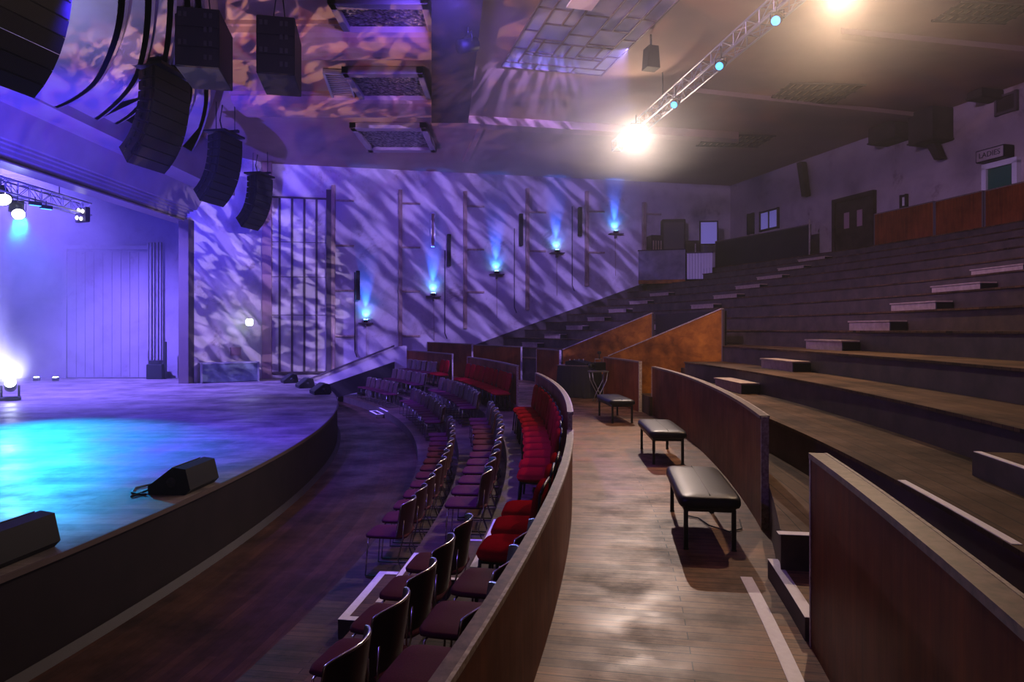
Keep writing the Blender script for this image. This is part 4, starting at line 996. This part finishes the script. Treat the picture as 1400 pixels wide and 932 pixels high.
m = MB(); m.slab(.13, .09, -.14, .12, 3, .05, 20); m.build('bulb', 'lampg', r); m = MB(); m.box((0, .14, 0), (.05, .3, .05)); m.build('bracket', 'blackm', r)
p = at_d(323, 480, 26.9); m = MB(); m.box((0, 0, 0), (.42, .05, .32)); tag(m.build('wall_notice', 'pinkcol', None, (p.x, p.y-.06, p.z), rad(50)), 'small pinkish notice on the proscenium wall above the long case', 'notice')
p = at_d(214, 516, 27.5); r = thing('amplifier_stack', 'dark amplifier stack against the stage side wall', 'amplifier', (p.x, p.y, ZS), 0)
m = MB(); m.box((0, 0, .3), (.62, .4, .6), bev=.02); m.build('cabinet', 'black', r); m = MB(); m.box((-.05, .05, .68), (.4, .3, .14), bev=.01); m.build('amplifier_head', 'blackm', r); m = MB(); m.box((.36, 0, .75), (.07, .1, 1.5)); m.build('side_pole', 'black', r)

# ================================================================== LIGHT AND HAZE
def spot(name, p, tgt, col, e, size, blend=.4, r=.05, gobo=None):
    L = bpy.data.lights.new(name, 'SPOT'); L.energy = e; L.color = col; L.spot_size = rad(size); L.spot_blend = blend; L.shadow_soft_size = r
    o = bpy.data.objects.new(name, L); COL.objects.link(o); o.location = p; aim(o, tgt)
    if gobo:                                     # breakup glass in the lamp's gate: pattern against beam direction
        L.use_nodes = True; N = L.node_tree.nodes; K = L.node_tree.links; em = N['Emission']
        tc = N.new('ShaderNodeTexCoord'); sp = N.new('ShaderNodeSeparateXYZ'); K.new(tc.outputs['Normal'], sp.inputs[0])
        dv = []
        for ax in ('X', 'Y'):
            q = N.new('ShaderNodeMath'); q.operation = 'DIVIDE'; K.new(sp.outputs[ax], q.inputs[0]); K.new(sp.outputs['Z'], q.inputs[1]); dv.append(q)
        cb = N.new('ShaderNodeCombineXYZ'); K.new(dv[0].outputs[0], cb.inputs['X']); K.new(dv[1].outputs[0], cb.inputs['Y'])
        rt = N.new('ShaderNodeMapping'); K.new(cb.outputs[0], rt.inputs['Vector']); rt.inputs['Rotation'].default_value = (0, 0, rad(gobo['rot']))
        mp = N.new('ShaderNodeMapping'); K.new(rt.outputs[0], mp.inputs['Vector']); mp.inputs['Scale'].default_value = (gobo['sx'], gobo['sy'], 1); mp.inputs['Location'].default_value = (gobo.get('o', 0), 3.1, 0)
        no = N.new('ShaderNodeTexNoise'); K.new(mp.outputs[0], no.inputs['Vector']); no.inputs['Scale'].default_value = 1; no.inputs['Detail'].default_value = gobo.get('det', 1.5); no.inputs['Distortion'].default_value = gobo.get('dist', .8)
        cr = N.new('ShaderNodeValToRGB'); K.new(no.outputs['Fac'], cr.inputs['Fac']); e_ = cr.color_ramp.elements
        a, b = gobo['lo'], gobo['hi']; e_[0].position = a; e_[0].color = (0, 0, 0, 1); e_[1].position = b; e_[1].color = (1, 1, 1, 1)
        if 'fringe' in gobo:
            x = e_.new(a+(b-a)*.35); x.color = (*gobo['fringe'], 1)
            x = e_.new(a+(b-a)*.7); x.color = (.95, .8, .6, 1)
        K.new(cr.outputs['Color'], em.inputs['Color']); em.inputs['Strength'].default_value = 1
    return o
kd = (Vector((1.6, 4, 0))-KEY).normalized()
spot('key_lamp_light', KEY+kd*.08, (.5, 6.6, -.2), (1, .77, .66), 2400, 58, .6, .07)
kd2 = (Vector((3.5, 5.5, .5))-KEY2).normalized()
spot('warm_lamp_light', KEY2+kd2*.08, (3.6, 11.5, 0), (1, .62, .36), 650, 84, .8, .08)
spot('warm_flare_light', KEY2+kd2*.08, (.0, .0, 3.), (1, .66, .42), 1150, 164, .4, .08)
spot('key_flare_light', KEY+kd*.08, (0, 0, 3), (1, .70, .5), 190, 164, .4, .08)
md = (POOL-MH).normalized()
spot('cyan_beam_light', MH+md*.1, POOL+Vector((.1, -.5, 0)), (0, .45, 1), 11000, 34, .9, .1)
spot('stage_wash_light', (-6.0, 9.5, 6.62), (-7.4, 12.2, ZS), (.05, .02, 1), 13000, 78, .9, .2)  # unseen source without a fixture, added to turn the stage boards blue
spot('stage_wash_light', (-16.5, 21.5, 8.0), (-13.8, 24, ZS), (.19, .13, 1), 34000, 104, .8, .2)
spot('house_wash_light', (-12.6, 12.5, 5.4), (-2.5, 17, -.6), (.2, .08, 1), 800, 62, .8, .2)
for x, y in ((-2.0, 9.0), (-2.6, 15.5), (-4.6, 22.5)):
    spot('seat_fill_light', (x, y, 8.2), (x+1.5, y-.2, -1), (.13, .05, 1), 3600, 38, .9, .2)  # unseen spots over the pit, added to tint the seat tops violet
spot('entrance_fill_light', (-.5, 5.5, 8.3), (3.5, 17, 1.1), (1, .66, .38), 2600, 21, .6, .1)  # added fill, no such lamp hangs here; brightens the orange entrance walls
fl = FL+Vector((.13, -.19, .6))
spot('floor_lamp_light', fl, fl+Vector((-.3, -.22, 1)), (.42, .38, 1), 18000, 50, .7, .06)
spot('floor_flare_light', fl, (0, 0, 9.0), (.6, .6, 1), 3500, 50, .9, .06)
for i, (px, py) in enumerate(lamps):
    p = far_pt(px, py, .17); p.z += .04
    spot('uplight_light', p, p-FN*.10+Vector((0, 0, 1)), (.02, .12, 1), 900, 30, 1, .03)
    q = far_pt(px, py, .12); q.z += .06
    spot('uplight_glow_light', q, q-FN*.25+Vector((0, 0, 1)), (.03, .2, 1), 75, 110, 1, .03)
# breakup patterns thrown on the far wall, the proscenium and the ceiling
spot('pattern_light', (2.2, 13.0, 7.2), (-3.2, 29, 3.7), (.36, .26, 1), 11000, 66, .35, .02, dict(rot=42, sx=8, sy=38, lo=.44, hi=.62, det=1.2, dist=.3))
spot('pattern_light', (3.0, 16.5, 7.3), (-11.5, 26.8, 2.6), (.6, .5, 1), 7500, 34, .3, .01, dict(rot=28, sx=20, sy=56, lo=.5, hi=.58, det=1.2, dist=.6))
spot('pattern_light', (-10.3, 13, .2), (-3.6, 16.5, 8.6), (1, .62, .55), 3400, 64, .5, .02, dict(rot=10, sx=8, sy=26, lo=.5, hi=.6, det=2, dist=.9, fringe=(.35, .3, .9)))
spot('pattern_light', (-10.3, 13, .2), (2.4, 16.5, 8.6), (1, .42, .22), 4200, 36, .6, .02, dict(rot=-35, sx=6, sy=18, lo=.48, hi=.62, det=2, dist=.9))
spot('pattern_light', (-8.4, 9, 0), (-7.6, 17, 7.8), (.8, .55, 1), 2200, 56, .6, .02, dict(rot=-50, sx=7, sy=20, lo=.42, hi=.6, det=1.5, dist=.5, fringe=(.9, .35, .25)))
spot('cove_fill_light', (-1.5, 8.5, 5.0), (-9, 15.5, 7.7), (.36, .22, 1), 650, 62, .9, .1)  # added fill with no fixture, lifts the black bands on the sounding boards
spot('header_fill_light', (-8.4, 9, 0), (-11.7, 18.5, 6.4), (.05, .035, 1), 26000, 56, .9, .1)  # unseen blue source, no lamp behind it, added for the band on the header
spot('wall_fill_light', (-1, 12, 7.8), (-3.5, 29, 4.0), (.12, .07, 1), 2600, 100, .8, .3)  # broad violet fill added for the base tone of the far wall
spot('ceiling_fill_light', (-10.3, 13, .3), (-1.0, 28.5, 8.4), (.2, .1, 1), 4500, 36, .9, .1)  # unseen fill added to make the far ceiling purple
spot('rear_wash_light', (-2, 6, 7.9), (13, 21.5, 6.9), (.55, .36, .8), 6500, 74, .8, .3)
spot('front_wash_light', (-7, 1.5, 5.5), (2.2, 8.5, .5), (.25, .13, 1), 380, 62, .8, .15)
w = bpy.data.worlds.new('world'); S.world = w; w.use_nodes = True
N = w.node_tree.nodes; bg = N['Background']; bg.inputs['Color'].default_value = (.12, .06, .2, 1); bg.inputs['Strength'].default_value = .0
vs = N.new('ShaderNodeVolumeScatter'); vs.inputs['Color'].default_value = (1, 1, 1, 1); vs.inputs['Density'].default_value = .0013; vs.inputs['Anisotropy'].default_value = .6
w.node_tree.links.new(vs.outputs[0], N['World Output'].inputs['Volume'])
def haze(name, label, lo, hi, dens, an=.55):
    m_ = bpy.data.materials.new(name); m_.use_nodes = True; n_ = m_.node_tree.nodes; n_.remove(n_['Principled BSDF'])
    v_ = n_.new('ShaderNodeVolumeScatter'); v_.inputs['Density'].default_value = dens; v_.inputs['Anisotropy'].default_value = an
    m_.node_tree.links.new(v_.outputs[0], n_['Material Output'].inputs['Volume'])
    m = MB(); m.box([(a+b)/2 for a, b in zip(lo, hi)], [b-a for a, b in zip(lo, hi)])
    tag(m.build(name, m_), label, 'haze', None, 'stuff')
haze('stage_haze', 'thick blue violet stage haze filling the stage opening', (-26.9, 3, ZS+.01), (-12.75, 27.9, 8.45), .026)
haze('ceiling_haze', 'thin warm haze hanging below the ceiling', (-1.5, 2, 5.6), (17, 33, 8.63), .024)

# ================================================================== CAMERA AND RENDER SETTINGS
cam = bpy.data.cameras.new('camera'); co = bpy.data.objects.new('camera', cam); COL.objects.link(co); S.camera = co
co.location = (0, 0, H); co.rotation_euler = (rad(90), 0, 0)
cam.sensor_width = 36; cam.lens = 36*F/1400; cam.shift_y = -(466-YH)/1400; cam.clip_start = .05
S.view_settings.view_transform = 'Standard'; S.view_settings.look = 'None'; S.view_settings.gamma = 1
S.view_settings.use_curve_mapping = False
S.view_settings.exposure = 0.0
S.cycles.use_denoising = True
S.cycles.max_bounces = 6; S.cycles.diffuse_bounces = 2; S.cycles.volume_bounces = 0
S.cycles.sample_clamp_indirect = 6
